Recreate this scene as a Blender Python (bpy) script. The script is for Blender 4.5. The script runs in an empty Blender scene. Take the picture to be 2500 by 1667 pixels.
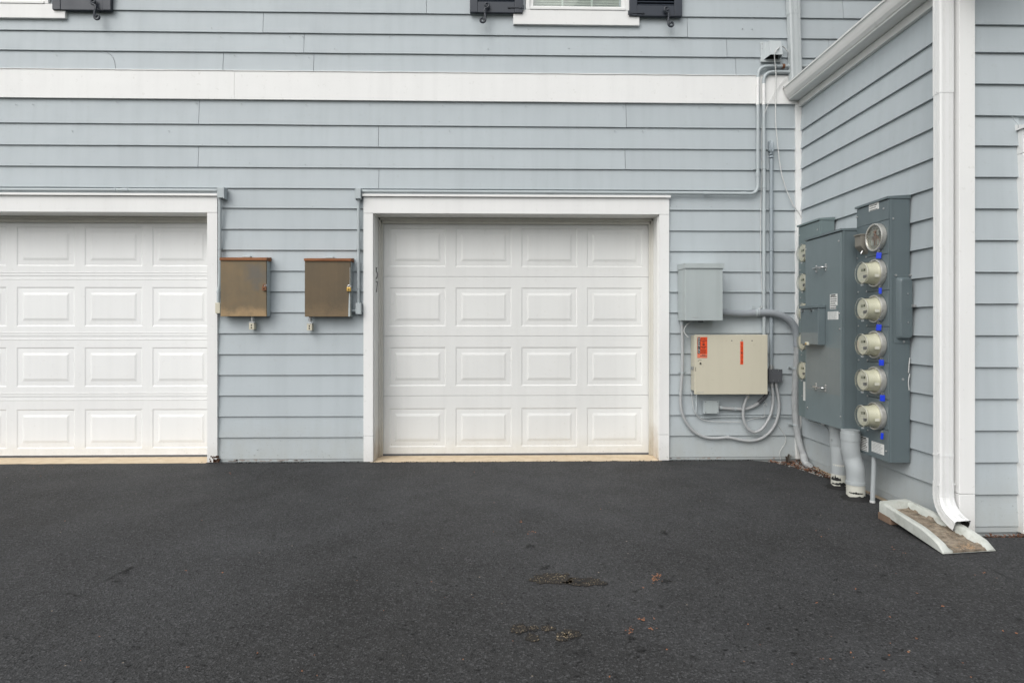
import bpy, bmesh, math, random
from math import radians, sin, cos, pi
from mathutils import Vector, Matrix, noise
random.seed(7)
sc = bpy.context.scene
COL = sc.collection

# ------------------------------------------------------------------ camera
FPX = 1440.0; CX = 1273.0; CY = 796.0; TH = 0.0222; D = 5.04; H = 1.148
cam_d = bpy.data.cameras.new('camera'); cam = bpy.data.objects.new('camera', cam_d); COL.objects.link(cam)
cam.location = (0, -D, H); cam.rotation_euler = (pi/2, 0, -TH)
cam_d.sensor_width = 36; cam_d.lens = FPX/2500*36
cam_d.shift_x = (1250-CX)/2500; cam_d.shift_y = (CY-833.5)/2500
cam_d.clip_start = 0.05; cam_d.clip_end = 900
sc.camera = cam

# ------------------------------------------------------------------ overcast daylight
SUN_EL, SUN_ROT = radians(46), radians(216)
w = bpy.data.worlds.new('World'); sc.world = w; w.use_nodes = True
nt = w.node_tree; nt.nodes.clear()
sky = nt.nodes.new('ShaderNodeTexSky'); sky.sky_type = 'NISHITA'; sky.sun_disc = False
sky.sun_elevation = SUN_EL; sky.sun_rotation = SUN_ROT
sky.air_density = 1.3; sky.dust_density = 4.0; sky.ozone_density = 1.0
hs = nt.nodes.new('ShaderNodeHueSaturation'); hs.inputs['Saturation'].default_value = 0.22
bg = nt.nodes.new('ShaderNodeBackground'); bg.inputs['Strength'].default_value = 0.15
wo = nt.nodes.new('ShaderNodeOutputWorld')
nt.links.new(sky.outputs[0], hs.inputs['Color']); nt.links.new(hs.outputs[0], bg.inputs['Color']); nt.links.new(bg.outputs[0], wo.inputs[0])
sd = bpy.data.lights.new('sun', 'SUN'); sd.energy = 0.9; sd.angle = radians(75); sd.color = (1, .985, .965)
so = bpy.data.objects.new('sun', sd); COL.objects.link(so)
# the bright part of the cloud stands behind the camera, high, well to its left
sdir = Vector((sin(SUN_ROT)*cos(SUN_EL), cos(SUN_ROT)*cos(SUN_EL), sin(SUN_EL)))
so.rotation_euler = sdir.to_track_quat('Z', 'Y').to_euler(); so.location = (0, -6, 9)
sc.view_settings.view_transform = 'Standard'; sc.view_settings.look = 'None'
sc.view_settings.gamma = 1; sc.view_settings.use_curve_mapping = False
sc.view_settings.exposure = 0.27
sc.render.engine = 'CYCLES'
sc.cycles.max_bounces = 8; sc.cycles.transparent_max_bounces = 12

# ------------------------------------------------------------------ where things stand (survey of the photograph)
c_, s_ = cos(TH), sin(TH)
def F(px, py, y=0.0):            # point on the plane Y = y (parallel to the garage front)
    r = (px-CX)/FPX; Yd = y+D
    X = Yd*(r*c_+s_)/(c_-r*s_); dep = X*s_+Yd*c_
    return Vector((X, y, H+(CY-py)*dep/FPX))
def S(px, py, x):                # point on the plane X = x (parallel to the wing's side wall)
    r = (px-CX)/FPX; Yd = x*(c_-r*s_)/(s_+r*c_); dep = x*s_+Yd*c_
    return Vector((x, Yd-D, H+(CY-py)*dep/FPX))
def G(px, py, z=0.0):            # point on the ground
    dep = FPX*(H-z)/(py-CY); r = (px-CX)/FPX*dep
    return Vector((dep*s_+r*c_, dep*c_-r*s_-D, z))

# ------------------------------------------------------------------ materials
MATS = {}
def nodes(name):
    m = bpy.data.materials.new(name); m.use_nodes = True; t = m.node_tree
    b = t.nodes['Principled BSDF']; MATS[name] = m
    return m, t, b
def N(t, typ, **k):
    n = t.nodes.new(typ)
    for a, v in k.items(): setattr(n, a, v)
    return n
def noise_tex(t, vec, scale, detail=6, rough=.55):
    n = N(t, 'ShaderNodeTexNoise'); n.inputs['Scale'].default_value = scale
    n.inputs['Detail'].default_value = detail; n.inputs['Roughness'].default_value = rough
    t.links.new(vec, n.inputs['Vector']); return n.outputs['Fac']
def ramp(t, fac, stops):
    r = N(t, 'ShaderNodeValToRGB'); e = r.color_ramp.elements
    while len(e) < len(stops): e.new(.5)
    for i, (p, c) in enumerate(stops):
        e[i].position = p; e[i].color = (c, c, c, 1) if isinstance(c, (int, float)) else (*c, 1)
    t.links.new(fac, r.inputs['Fac']); return r.outputs['Color']
def mix(t, fac, a, b, typ='MIX'):
    m = N(t, 'ShaderNodeMix', data_type='RGBA', blend_type=typ)
    if isinstance(fac, (int, float)): m.inputs['Factor'].default_value = fac
    else: t.links.new(fac, m.inputs['Factor'])
    for s, v in (('A', a), ('B', b)):
        if isinstance(v, tuple): m.inputs[[i for i, x in enumerate(m.inputs) if x.name == s and x.type == 'RGBA'][0]].default_value = (*v, 1)
        else: t.links.new(v, m.inputs[[i for i, x in enumerate(m.inputs) if x.name == s and x.type == 'RGBA'][0]])
    return [o for o in m.outputs if o.type == 'RGBA'][0]
def mapping(t, scale=(1, 1, 1), rot=(0, 0, 0), which='Object'):
    tc = N(t, 'ShaderNodeTexCoord'); mp = N(t, 'ShaderNodeMapping')
    mp.inputs['Scale'].default_value = scale; mp.inputs['Rotation'].default_value = rot
    t.links.new(tc.outputs[which], mp.inputs['Vector']); return mp.outputs['Vector']
def world_pos(t, scale=(1, 1, 1)):
    g = N(t, 'ShaderNodeNewGeometry'); mp = N(t, 'ShaderNodeMapping'); mp.inputs['Scale'].default_value = scale
    t.links.new(g.outputs['Position'], mp.inputs['Vector']); return mp.outputs['Vector']
def bump(t, b, h, strength=.2, dist=.002, prev=None):
    bp = N(t, 'ShaderNodeBump'); bp.inputs['Strength'].default_value = strength; bp.inputs['Distance'].default_value = dist
    t.links.new(h, bp.inputs['Height'])
    if prev: t.links.new(prev, bp.inputs['Normal'])
    t.links.new(bp.outputs[0], b.inputs['Normal']); return bp.outputs[0]

def painted(name, col, rough=.5, var=.06, grain=(4, 4, 90), gs=.25, streak=.0, dirt=None, rnd=0.0, spec=.4, metal=0, gdist=.0012, foot=None):
    """painted surface: uneven tone, fine grain, faint run-down streaks and specks of dirt"""
    m, t, b = nodes(name)
    p = world_pos(t)
    c = ramp(t, noise_tex(t, p, 1.7, 5), [(.3, 1-var), (.7, 1.0)])
    col_ = mix(t, 1.0, tuple(col), c, 'MULTIPLY')
    if rnd:
        oi = N(t, 'ShaderNodeObjectInfo'); rr = ramp(t, oi.outputs['Random'], [(0, 1-rnd), (1, 1.0)])
        col_ = mix(t, 1.0, col_, rr, 'MULTIPLY')
    if streak:
        st = ramp(t, noise_tex(t, world_pos(t, (14, 14, .7)), 1.0, 4), [(.45, 1.0), (.8, 1-streak)])
        col_ = mix(t, 1.0, col_, st, 'MULTIPLY')
    if dirt:
        dr = ramp(t, noise_tex(t, world_pos(t, (1, 1, 1)), 26, 8, .7), [(.60, 0), (.72, dirt[1])])
        col_ = mix(t, dr, col_, tuple(dirt[0]))
    if foot:      # mud and dust splashed up from the drive
        g_ = N(t, 'ShaderNodeNewGeometry'); sp_ = N(t, 'ShaderNodeSeparateXYZ'); t.links.new(g_.outputs['Position'], sp_.inputs[0])
        mr = N(t, 'ShaderNodeMapRange'); mr.inputs[1].default_value = .02; mr.inputs[2].default_value = foot[1]; mr.inputs[3].default_value = 1; mr.inputs[4].default_value = 0
        t.links.new(sp_.outputs[2], mr.inputs[0]); mm = N(t, 'ShaderNodeMath', operation='MULTIPLY')
        t.links.new(mr.outputs[0], mm.inputs[0]); t.links.new(noise_tex(t, world_pos(t, (1, 1, .6)), 9, 8, .7), mm.inputs[1])
        col_ = mix(t, ramp(t, mm.outputs[0], [(.16, 0), (.62, foot[2])]), col_, tuple(foot[0]))
        sk = ramp(t, noise_tex(t, world_pos(t), 75, 4, .6), [(.63, 0), (.70, .5)]); m3 = N(t, 'ShaderNodeMath', operation='MULTIPLY')
        t.links.new(sk, m3.inputs[0]); t.links.new(mr.outputs[0], m3.inputs[1]); col_ = mix(t, m3.outputs[0], col_, (.10, .095, .085))
    t.links.new(col_, b.inputs['Base Color'])
    rg = ramp(t, noise_tex(t, p, 9, 4), [(.3, max(rough-.08, .05)), (.7, min(rough+.08, 1))])
    t.links.new(rg, b.inputs['Roughness'])
    b.inputs['Specular IOR Level'].default_value = spec; b.inputs['Metallic'].default_value = metal
    if gs: bump(t, b, noise_tex(t, world_pos(t, grain), 1.0, 5, .6), gs, gdist)
    return m
def flat(name, col, rough=.5, metal=0, spec=.4):
    m, t, b = nodes(name)
    v = ramp(t, noise_tex(t, world_pos(t), 60, 4), [(.3, .85), (.7, 1.0)])
    t.links.new(mix(t, 1.0, tuple(col), v, 'MULTIPLY'), b.inputs['Base Color'])
    b.inputs['Roughness'].default_value = rough; b.inputs['Metallic'].default_value = metal
    b.inputs['Specular IOR Level'].default_value = spec
    return m

SID = (.442, .490, .514)
siding_m = painted('siding_paint', SID, .6, .06, (5, 5, 130), .35, .07, ((.33, .35, .34), .35), .05, foot=((.36, .37, .34), .55, .55))
white_m = painted('white_trim_paint', (.79, .795, .785), .5, .05, (6, 6, 90), .18, .05, ((.5, .5, .46), .5), .03, foot=((.52, .50, .45), .25, .45))
jamb_m = painted('jamb_white', (.78, .785, .77), .5, .05, (40, 40, 6), .15, .05, ((.4, .38, .32), .4), foot=((.42, .33, .22), .45, .8))
door_m = painted('garage_door_enamel', (.72, .728, .715), .42, .05, (9, 9, 240), .22, .05, ((.55, .54, .5), .4), .02, foot=((.50, .48, .42), .26, .5))
door1_m = painted('garage_door_enamel_white', (.80, .81, .805), .42, .04, (9, 9, 240), .2, .04, ((.55, .54, .5), .3), .02, foot=((.50, .48, .42), .2, .4))
seal_m = painted('stop_vinyl', (.62, .61, .56), .5, .08, (30, 30, 3), .1, .1, foot=((.35, .28, .18), .5, .8))
alu_m = painted('white_aluminium', (.74, .75, .745), .35, .04, (30, 30, 2), .1, .04, ((.45, .45, .4), .25))
alu2_m = painted('grey_painted_aluminium', (.50, .54, .55), .4, .05, (30, 30, 2), .1, .06)
gutter_m = painted('gutter_enamel', (.68, .685, .67), .35, .06, (8, 8, 30), .1, .05)
shutter_m = painted('shutter_paint', (.030, .037, .050), .42, .1, (60, 60, 60), .2, 0)
iron_m = flat('black_iron', (.028, .034, .045), .45)
conduit_m = painted('conduit_paint', (.41, .455, .47), .5, .08, (60, 60, 60), .1, 0)
conduit2_m = painted('conduit_blue_grey', (.30, .345, .375), .5, .08, (60, 60, 60), .1, 0)
flex_m = painted('flexible_conduit_plastic', (.40, .415, .42), .45, .1, (60, 60, 60), .1, 0)
bigflex_m = painted('corrugated_conduit', (.29, .315, .34), .5, .1, (60, 60, 60), .1, 0)
cable_m = flat('white_cable', (.62, .63, .62), .5)
gcable_m = flat('grey_cable', (.33, .36, .37), .5)
greybox_m = painted('grey_enclosure_paint', (.395, .44, .443), .45, .06, (30, 30, 4), .12, .10, ((.3, .3, .28), .2))
beige_m = painted('beige_cabinet_enamel', (.56, .53, .425), .42, .05, (60, 60, 60), .08, .05, ((.35, .3, .2), .25))
dark_m = flat('dark_grey_box', (.095, .10, .11), .5)
steel_m = flat('bright_steel', (.6, .6, .6), .28, 1.0)
dull_m = painted('galvanised', (.45, .46, .46), .45, .1, (60, 60, 60), .1, 0, metal=.7)
brass_m = flat('brass', (.55, .36, .10), .35, .9)
rustlock_m = painted('rusty_lock', (.20, .085, .04), .75, .3, (60, 60, 60), .2)
bank_m = painted('meter_bank_enamel', (.120, .152, .163), .38, .08, (50, 50, 6), .1, .06)
bank_lit_m = painted('meter_bank_enamel_lit', (.150, .188, .198), .36, .09, (50, 50, 6), .1, .07)  # bank enamel with the brighter light on the cabinet front painted into its colour
bank2_m = painted('meter_bank_enamel_light', (.155, .20, .205), .4, .08, (50, 50, 6), .1, .06)
black_m = flat('black_print', (.02, .02, .02), .6)
white_label = flat('white_sticker', (.72, .73, .71), .5)
orange_m = flat('orange_sticker', (.78, .085, .02), .5)
pale_orange = flat('pale_orange_sticker', (.72, .20, .12), .5)
blue_m = flat('blue_plastic', (.003, .035, .56), .35)
cream_m = painted('meter_cream', (.52, .515, .425), .4, .08, (60, 60, 60), .05, 0)
rim_m = painted('glass_rim', (.42, .42, .36), .2, .1, (60, 60, 60), .05, 0)
face_m = flat('meter_face', (.54, .535, .46), .5)
lcd_m = flat('meter_display', (.20, .21, .15), .3)
brownbox_m = painted('taupe_box', (.20, .19, .165), .5, .08, (60, 60, 60), .05, 0)
hole_m = flat('dark_inside', (.012, .012, .011), .8)
pvc_m = painted('pvc_pipe', (.37, .40, .41), .45, .1, (20, 20, 5), .1, .12, ((.2, .2, .18), .3))
cream_pipe = painted('bare_pvc', (.55, .55, .49), .5, .12, (20, 20, 20), .1, 0, ((.15, .14, .12), .5))
seal_black = flat('black_sealer', (.014, .014, .014), .7)
wood_m = painted('weathered_wood', (.25, .17, .12), .85, .4, (8, 60, 60), .5, .2)
peel_m = painted('bare_primer', (.38, .33, .30), .8, .3, (40, 40, 40), .3, 0)
rot_m = painted('rotten_wood', (.11, .05, .025), .95, .6, (60, 60, 60), .8, 0)
soil_m = painted('soil', (.045, .034, .026), .95, .5, (60, 60, 60), .8, 0)
blind_m = flat('window_blind', (.62, .62, .58), .6)
room_m = flat('room_dark', (.05, .05, .05), .9)

# two-tone pipe of the lower conduit pair where band paint ran over it
def thin_glass(name, tint=(1, 1, 1), amount=.12, rough=.03):
    m = bpy.data.materials.new(name); m.use_nodes = True; t = m.node_tree; t.nodes.clear()
    o = N(t, 'ShaderNodeOutputMaterial'); tr = N(t, 'ShaderNodeBsdfTransparent'); gl = N(t, 'ShaderNodeBsdfGlossy')
    tr.inputs[0].default_value = (*tint, 1); gl.inputs['Roughness'].default_value = rough
    lw = N(t, 'ShaderNodeLayerWeight'); pw = N(t, 'ShaderNodeMath', operation='POWER'); pw.inputs[1].default_value = 3.2
    t.links.new(lw.outputs['Facing'], pw.inputs[0])
    ad = N(t, 'ShaderNodeMath', operation='ADD'); ad.inputs[1].default_value = amount; ad.use_clamp = True
    t.links.new(pw.outputs[0], ad.inputs[0])
    mx = N(t, 'ShaderNodeMixShader'); t.links.new(ad.outputs[0], mx.inputs[0]); t.links.new(tr.outputs[0], mx.inputs[1]); t.links.new(gl.outputs[0], mx.inputs[2])
    t.links.new(mx.outputs[0], o.inputs[0]); return m
pane_m = thin_glass('window_glass', (.86, .90, .87), .10, .02)
meterglass_m = thin_glass('meter_glass', (.97, .97, .93), .03, .08)

def rust_mat(name, a, b2, edge, smudge=None, low=.0, zlo=0, zhi=1):
    m, t, b = nodes(name)
    p = world_pos(t)
    c = mix(t, ramp(t, noise_tex(t, p, 5.0, 8, .65), [(.3, 0), (.72, 1)]), a, b2)
    st = ramp(t, noise_tex(t, world_pos(t, (30, 30, 1.6)), 1.0, 5), [(.35, .93), (.75, 1.03)])
    c = mix(t, 1.0, c, st, 'MULTIPLY')
    c = mix(t, ramp(t, noise_tex(t, p, 48, 6, .7), [(.55, 0), (.75, .35)]), c, edge)
    # wear towards the lower edge: real stain, dust splashed up from the drive
    sep = N(t, 'ShaderNodeSeparateXYZ'); g = N(t, 'ShaderNodeNewGeometry'); t.links.new(g.outputs['Position'], sep.inputs[0])
    mr = N(t, 'ShaderNodeMapRange'); mr.inputs[1].default_value = zlo; mr.inputs[2].default_value = zhi
    mr.inputs[3].default_value = 1; mr.inputs[4].default_value = 0; t.links.new(sep.outputs[2], mr.inputs[0])
    mm = N(t, 'ShaderNodeMath', operation='MULTIPLY'); t.links.new(mr.outputs[0], mm.inputs[0]); t.links.new(noise_tex(t, p, 14, 6, .7), mm.inputs[1])
    c = mix(t, ramp(t, mm.outputs[0], [(.22, 0), (.5, low)]), c, (.34, .235, .125))
    if smudge:
        vd = N(t, 'ShaderNodeVectorMath', operation='DISTANCE'); vd.inputs[1].default_value = smudge[0]
        sx = N(t, 'ShaderNodeVectorMath', operation='MULTIPLY_ADD')
        nv = N(t, 'ShaderNodeTexNoise'); nv.inputs['Scale'].default_value = 14; nv.inputs['Detail'].default_value = 5
        t.links.new(g.outputs['Position'], nv.inputs['Vector'])
        t.links.new(nv.outputs['Color'], sx.inputs[0]); sx.inputs[1].default_value = (.22, 0, .22); t.links.new(g.outputs['Position'], sx.inputs[2])
        t.links.new(sx.outputs[0], vd.inputs[0])
        c = mix(t, ramp(t, vd.outputs['Value'], [(smudge[1]*.4, .65), (smudge[1], 0)]), c, (.10, .10, .095))
    t.links.new(c, b.inputs['Base Color']); b.inputs['Roughness'].default_value = .55; b.inputs['Metallic'].default_value = .25
    bump(t, b, noise_tex(t, p, 90, 5), .15, .001)
    return m
lid_rust = painted('orange_rust', (.31, .125, .052), .8, .35, (60, 60, 60), .4, .2, ((.15, .05, .02), .6))

# asphalt: sealed, dark, open-grained, with scuffs and rougher worn streaks
def asphalt():
    m, t, b = nodes('sealed_asphalt')
    p = world_pos(t)
    big = ramp(t, noise_tex(t, p, .42, 5, .6), [(.36, 0), (.64, 1)])
    c = mix(t, big, (.036, .0358, .0355), (.051, .052, .0540))
    med = ramp(t, noise_tex(t, p, 3.5, 9, .72), [(.35, .84), (.7, 1.14)])
    c = mix(t, 1.0, c, med, 'MULTIPLY')
    vo = N(t, 'ShaderNodeTexVoronoi'); vo.inputs['Scale'].default_value = 150; t.links.new(p, vo.inputs['Vector'])
    sep = N(t, 'ShaderNodeSeparateColor'); t.links.new(vo.outputs['Color'], sep.inputs[0])
    c = mix(t, ramp(t, sep.outputs[0], [(.70, 0), (.98, .40)]), c, (.14, .142, .146))
    c = mix(t, ramp(t, sep.outputs[1], [(.76, 0), (.97, .65)]), c, (.010, .010, .010))
    fine = noise_tex(t, p, 230, 4, .75)
    c = mix(t, 1.0, c, ramp(t, fine, [(.34, .52), (.66, 1.5)]), 'MULTIPLY')
    # rare pale grains and dark pits
    v3 = N(t, 'ShaderNodeTexVoronoi'); v3.inputs['Scale'].default_value = 38; t.links.new(p, v3.inputs['Vector'])
    s3 = N(t, 'ShaderNodeSeparateColor'); t.links.new(v3.outputs['Color'], s3.inputs[0])
    near = ramp(t, v3.outputs['Distance'], [(.10, 1), (.16, 0)])
    pale = ramp(t, s3.outputs[0], [(.985, 0), (.99, 1)]); pm = N(t, 'ShaderNodeMath', operation='MULTIPLY')
    t.links.new(near, pm.inputs[0]); t.links.new(pale, pm.inputs[1]); c = mix(t, pm.outputs[0], c, (.33, .28, .22))
    near2 = ramp(t, v3.outputs['Distance'], [(.12, 1), (.3, 0)])
    pit = ramp(t, s3.outputs[1], [(.96, 0), (.97, 1)]); pm2 = N(t, 'ShaderNodeMath', operation='MULTIPLY')
    t.links.new(near2, pm2.inputs[0]); t.links.new(pit, pm2.inputs[1]); c = mix(t, pm2.outputs[0], c, (.008, .008, .008))
    t.links.new(c, b.inputs['Base Color'])
    t.links.new(ramp(t, noise_tex(t, p, 1.3, 5), [(.3, .62), (.7, .78)]), b.inputs['Roughness'])
    b.inputs['Specular IOR Level'].default_value = .15
    n1 = bump(t, b, vo.outputs['Distance'], .7, .0040)
    n2 = bump(t, b, noise_tex(t, p, 55, 7, .72), .65, .008, n1)
    bump(t, b, noise_tex(t, p, 6, 7, .7), .5, .022, n2)
    return m
asphalt_m = asphalt()
def conc(name, a, b2, rough=.85, dark=(.1, .09, .07), amt=.6, sc_=14, th=(.5, .75)):
    m, t, b = nodes(name); p = world_pos(t)
    c = mix(t, ramp(t, noise_tex(t, p, 9, 8, .65), [(.3, 0), (.7, 1)]), a, b2)
    c = mix(t, ramp(t, noise_tex(t, p, sc_, 9, .75), [(th[0], 0), (th[1], amt)]), c, dark)
    t.links.new(c, b.inputs['Base Color']); b.inputs['Roughness'].default_value = rough
    bump(t, b, noise_tex(t, p, 160, 5, .7), .6, .003); return m
slab_m = conc('tan_concrete', (.50, .39, .26), (.62, .52, .38), .85, (.25, .2, .14), .45)
splash_m = conc('pale_concrete', (.40, .425, .39), (.55, .565, .53), .85, (.17, .16, .115), .6, 12, (.50, .80))
splash_in = conc('stained_concrete', (.19, .145, .10), (.36, .31, .24), .95, (.05, .038, .027), .9, 26, (.40, .66))
gravel_m = conc('grey_gravel', (.22, .22, .21), (.42, .41, .38), .9, (.1, .08, .06), .6)
gravel2_m = conc('exposed_aggregate', (.07, .055, .038), (.40, .32, .21), .9, (.03, .025, .02), .75, 60, (.45, .55))
patch_m = conc('worn_through_asphalt', (.016, .014, .012), (.040, .032, .023), .95, (.006, .006, .006), .8, 90, (.40, .62))
leaf_m = conc('dead_leaf', (.16, .055, .025), (.36, .17, .085), .7, (.10, .04, .02), .6, 40)
seed_m = conc('pale_seed', (.26, .16, .09), (.44, .34, .22), .8, (.09, .05, .03), .7, 60)
leaf2_m = conc('dark_dead_leaf', (.07, .035, .022), (.20, .09, .05), .8, (.03, .02, .015), .6, 40)
grass_m = conc('lawn', (.05, .08, .025), (.08, .11, .04), 1, (.04, .04, .02), .5)
shingle_m = conc('asphalt_shingle', (.10, .10, .10), (.16, .155, .15), .95)

# ------------------------------------------------------------------ mesh helpers
class MB:
    def __init__(self): self.v = []; self.f = []; self.sm = []
    def quad(self, *p):
        n = len(self.v); self.v += [Vector(q) for q in p]; self.f.append(tuple(range(n, n+len(p)))); self.sm.append(False)
    def box(self, x0, x1, y0, y1, z0, z1, bev=0.0):
        bm = bmesh.new(); bmesh.ops.create_cube(bm, size=1)
        for v in bm.verts: v.co = Vector(((x0+x1)/2+v.co.x*(x1-x0), (y0+y1)/2+v.co.y*(y1-y0), (z0+z1)/2+v.co.z*(z1-z0)))
        if bev: bmesh.ops.bevel(bm, geom=bm.edges[:], offset=min(bev, .45*min(abs(x1-x0), abs(y1-y0), abs(z1-z0))), segments=2, affect='EDGES', profile=.6)
        self.add(bm); return self
    def add(self, bm, mat=None, smooth=False):
        n = len(self.v); bm.verts.index_update()
        for v in bm.verts: self.v.append(mat @ v.co if mat else v.co.copy())
        for f in bm.faces: self.f.append(tuple(n+v.index for v in f.verts)); self.sm.append(smooth)
        bm.free()
    def rings(self, rs, cap=True, closed=True):
        n = len(self.v); k = len(rs[0])
        for r in rs: self.v += [Vector(p) for p in r]
        for i in range(len(rs)-1):
            for j in range(k if closed else k-1):
                a = n+i*k+j; b = n+i*k+(j+1) % k
                self.f.append((a, b, b+k, a+k)); self.sm.append(True)
        if cap:
            self.f.append(tuple(n+j for j in reversed(range(k)))); self.sm.append(False)
            self.f.append(tuple(n+(len(rs)-1)*k+j for j in range(k))); self.sm.append(False)
        return self
    def tube(self, pts, r, n=12, cap=True):
        pts = [Vector(p) for p in pts]; rs = []
        t0 = (pts[1]-pts[0]).normalized(); up = Vector((0, 0, 1)) if abs(t0.z) < .9 else Vector((0, 1, 0))
        nrm = t0.cross(up).normalized()
        for i, p in enumerate(pts):
            t = (pts[min(i+1, len(pts)-1)]-pts[max(i-1, 0)]).normalized()
            nrm = (nrm-t*nrm.dot(t)).normalized(); bn = t.cross(nrm)
            rr = r(i) if callable(r) else r
            rs.append([p+nrm*cos(2*pi*j/n)*rr+bn*sin(2*pi*j/n)*rr for j in range(n)])
        return self.rings(rs, cap)
    def lathe(self, prof, o, axis, n=28, cap=True):
        """prof: (distance along axis, radius)"""
        a = Vector(axis).normalized(); u = a.orthogonal().normalized(); v = a.cross(u); o = Vector(o)
        return self.rings([[o+a*h+u*cos(2*pi*j/n)*r+v*sin(2*pi*j/n)*r for j in range(n)] for h, r in prof], cap)
    def cyl(self, o, axis, r, h, n=12): return self.lathe([(0, r), (h, r)], o, axis, n)
    def prism(self, poly, d):
        """poly in 3-D, pushed along d"""
        d = Vector(d); poly = [Vector(p) for p in poly]; n = len(self.v); k = len(poly)
        self.v += poly+[p+d for p in poly]
        self.f.append(tuple(range(n, n+k))); self.f.append(tuple(reversed(range(n+k, n+2*k)))); self.sm += [False, False]
        for j in range(k):
            self.f.append((n+j, n+k+j, n+k+(j+1) % k, n+(j+1) % k)); self.sm.append(False)
        return self
    def build(self, name, mat, parent=None, origin=None):
        root = parent
        while root is not None and root.parent is not None: root = root.parent
        o = Vector(origin) if origin is not None else (root.location.copy() if root else Vector((0, 0, 0)))
        me = bpy.data.meshes.new(name); me.from_pydata([v-o for v in self.v], [], self.f)
        me.polygons.foreach_set('use_smooth', self.sm)
        for m in (mat if isinstance(mat, (list, tuple)) else [mat]): me.materials.append(m)
        bm = bmesh.new(); bm.from_mesh(me); bmesh.ops.recalc_face_normals(bm, faces=bm.faces[:]); bm.to_mesh(me); bm.free()
        if any(self.sm): me.set_sharp_from_angle(angle=radians(38))
        ob = bpy.data.objects.new(name, me); COL.objects.link(ob)
        if parent: ob.parent = parent
        else: ob.location = o
        return ob
def tag(o, label=None, cat=None, group=None, kind=None):
    if label: o['label'] = label
    if cat: o['category'] = cat
    if group: o['group'] = group
    if kind: o['kind'] = kind
    return o
def thing(name, loc, label, cat, group=None):
    o = bpy.data.objects.new(name, None); COL.objects.link(o); o.location = loc; o.empty_display_size = .05
    return tag(o, label, cat, group)
def spline(pts, n=8):
    P = [Vector(p) for p in pts]; P = [P[0]*2-P[1]]+P+[P[-1]*2-P[-2]]; out = []
    for i in range(1, len(P)-2):
        a, b, c, d = P[i-1:i+3]
        for k in range(n):
            t = k/n
            out.append(.5*((2*b)+(c-a)*t+(2*a-5*b+4*c-d)*t*t+(3*b-a-3*c+d)*t**3))
    out.append(P[-2]); return out
def elbow(pts, rad, n=7):
    """polyline with rounded corners"""
    P = [Vector(p) for p in pts]; out = [P[0]]
    for i in range(1, len(P)-1):
        a = (P[i-1]-P[i]); b = (P[i+1]-P[i]); r = min(rad, a.length*.48, b.length*.48)
        A = P[i]+a.normalized()*r; B = P[i]+b.normalized()*r
        for k in range(n+1):
            t = k/n; out.append(A*(1-t)**2+P[i]*2*t*(1-t)+B*t*t)
    out.append(P[-1]); return out
def text_mb(s, size, origin, xdir, ydir, depth=.0006, align='CENTER', mb=None, xs=1.0):
    cu = bpy.data.curves.new('txt', 'FONT'); cu.body = s; cu.size = size; cu.align_x = align; cu.align_y = 'CENTER'; cu.resolution_u = 2
    ob = bpy.data.objects.new('txt', cu); me = bpy.data.meshes.new_from_object(ob)
    mb = mb or MB(); X = Vector(xdir).normalized()*xs; Y = Vector(ydir).normalized(); O = Vector(origin)
    n = len(mb.v)
    for v in me.vertices: mb.v.append(O+X*v.co.x+Y*v.co.y)
    for p in me.polygons: mb.f.append(tuple(n+i for i in p.vertices)); mb.sm.append(False)
    bpy.data.objects.remove(ob); bpy.data.curves.remove(cu); bpy.data.meshes.remove(me)
    return mb

# ================================================================== THE GROUND
XS = 2.512          # face of the wing's side wall
YW = F(2440, 900, -1.83).y   # wing front (siding face)
YW = -1.83
tag(MB().box(-220, 220, -260, 120, -.3, -.045).build('lawn', grass_m), kind='structure')
tag(MB().box(-14, 9, -2.6, .9, -.044, -.022).build('soil', soil_m), kind='structure')
# driveway sheet with a ragged edge along the walls
edge = []
def jag(a, b, n, amp):
    for i in range(n):
        t = i/n; p = Vector(a).lerp(Vector(b), t)
        d = (Vector(b)-Vector(a)).normalized(); q = Vector((-d.y, d.x, 0))
        k = noise.noise(Vector((p.x*9, p.y*9, 3)))*amp + random.uniform(-1, 1)*amp*.25
        edge.append(p+q*k)
gA = F(1905, 1124, 0); 
jag((-14, -.030, 0), (-2.62, -.034, 0), 40, .012)
jag((-2.62, -.034, 0), (F(1632, 1100).x, -.026, 0), 110, .008)
jag((F(1632, 1100).x, -.030, 0), (2.08, -.034, 0), 40, .010)
cpts = [(2.08, -.034), (2.20, -.09), (2.27, -.20), (2.34, -.37), (2.385, -.60), (2.42, -.80), (2.45, -1.05), (2.46, -1.30)]
for a, b in zip(cpts, cpts[1:]): jag((*a, 0), (*b, 0), 9, .014)
jag((2.46, -1.30, 0), (2.47, -1.895, 0), 12, .01)
jag((2.47, -1.895, 0), (9, -1.90, 0), 90, .012)
outline = edge+[Vector((9, -40, 0)), Vector((-14, -40, 0))]
bm = bmesh.new(); vs = [bm.verts.new((p.x, p.y, 0)) for p in outline]
es = [bm.edges.new((vs[i], vs[(i+1) % len(vs)])) for i in range(len(vs))]
bmesh.ops.triangle_fill(bm, edges=es, use_beauty=True)
dn = [bm.verts.new((p.x, p.y, -.03)) for p in outline]
for i in range(len(vs)):
    j = (i+1) % len(vs); bm.faces.new((vs[i], vs[j], dn[j], dn[i]))
mb = MB(); mb.add(bm); drive = tag(mb.build('driveway', asphalt_m), kind='structure')

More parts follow.
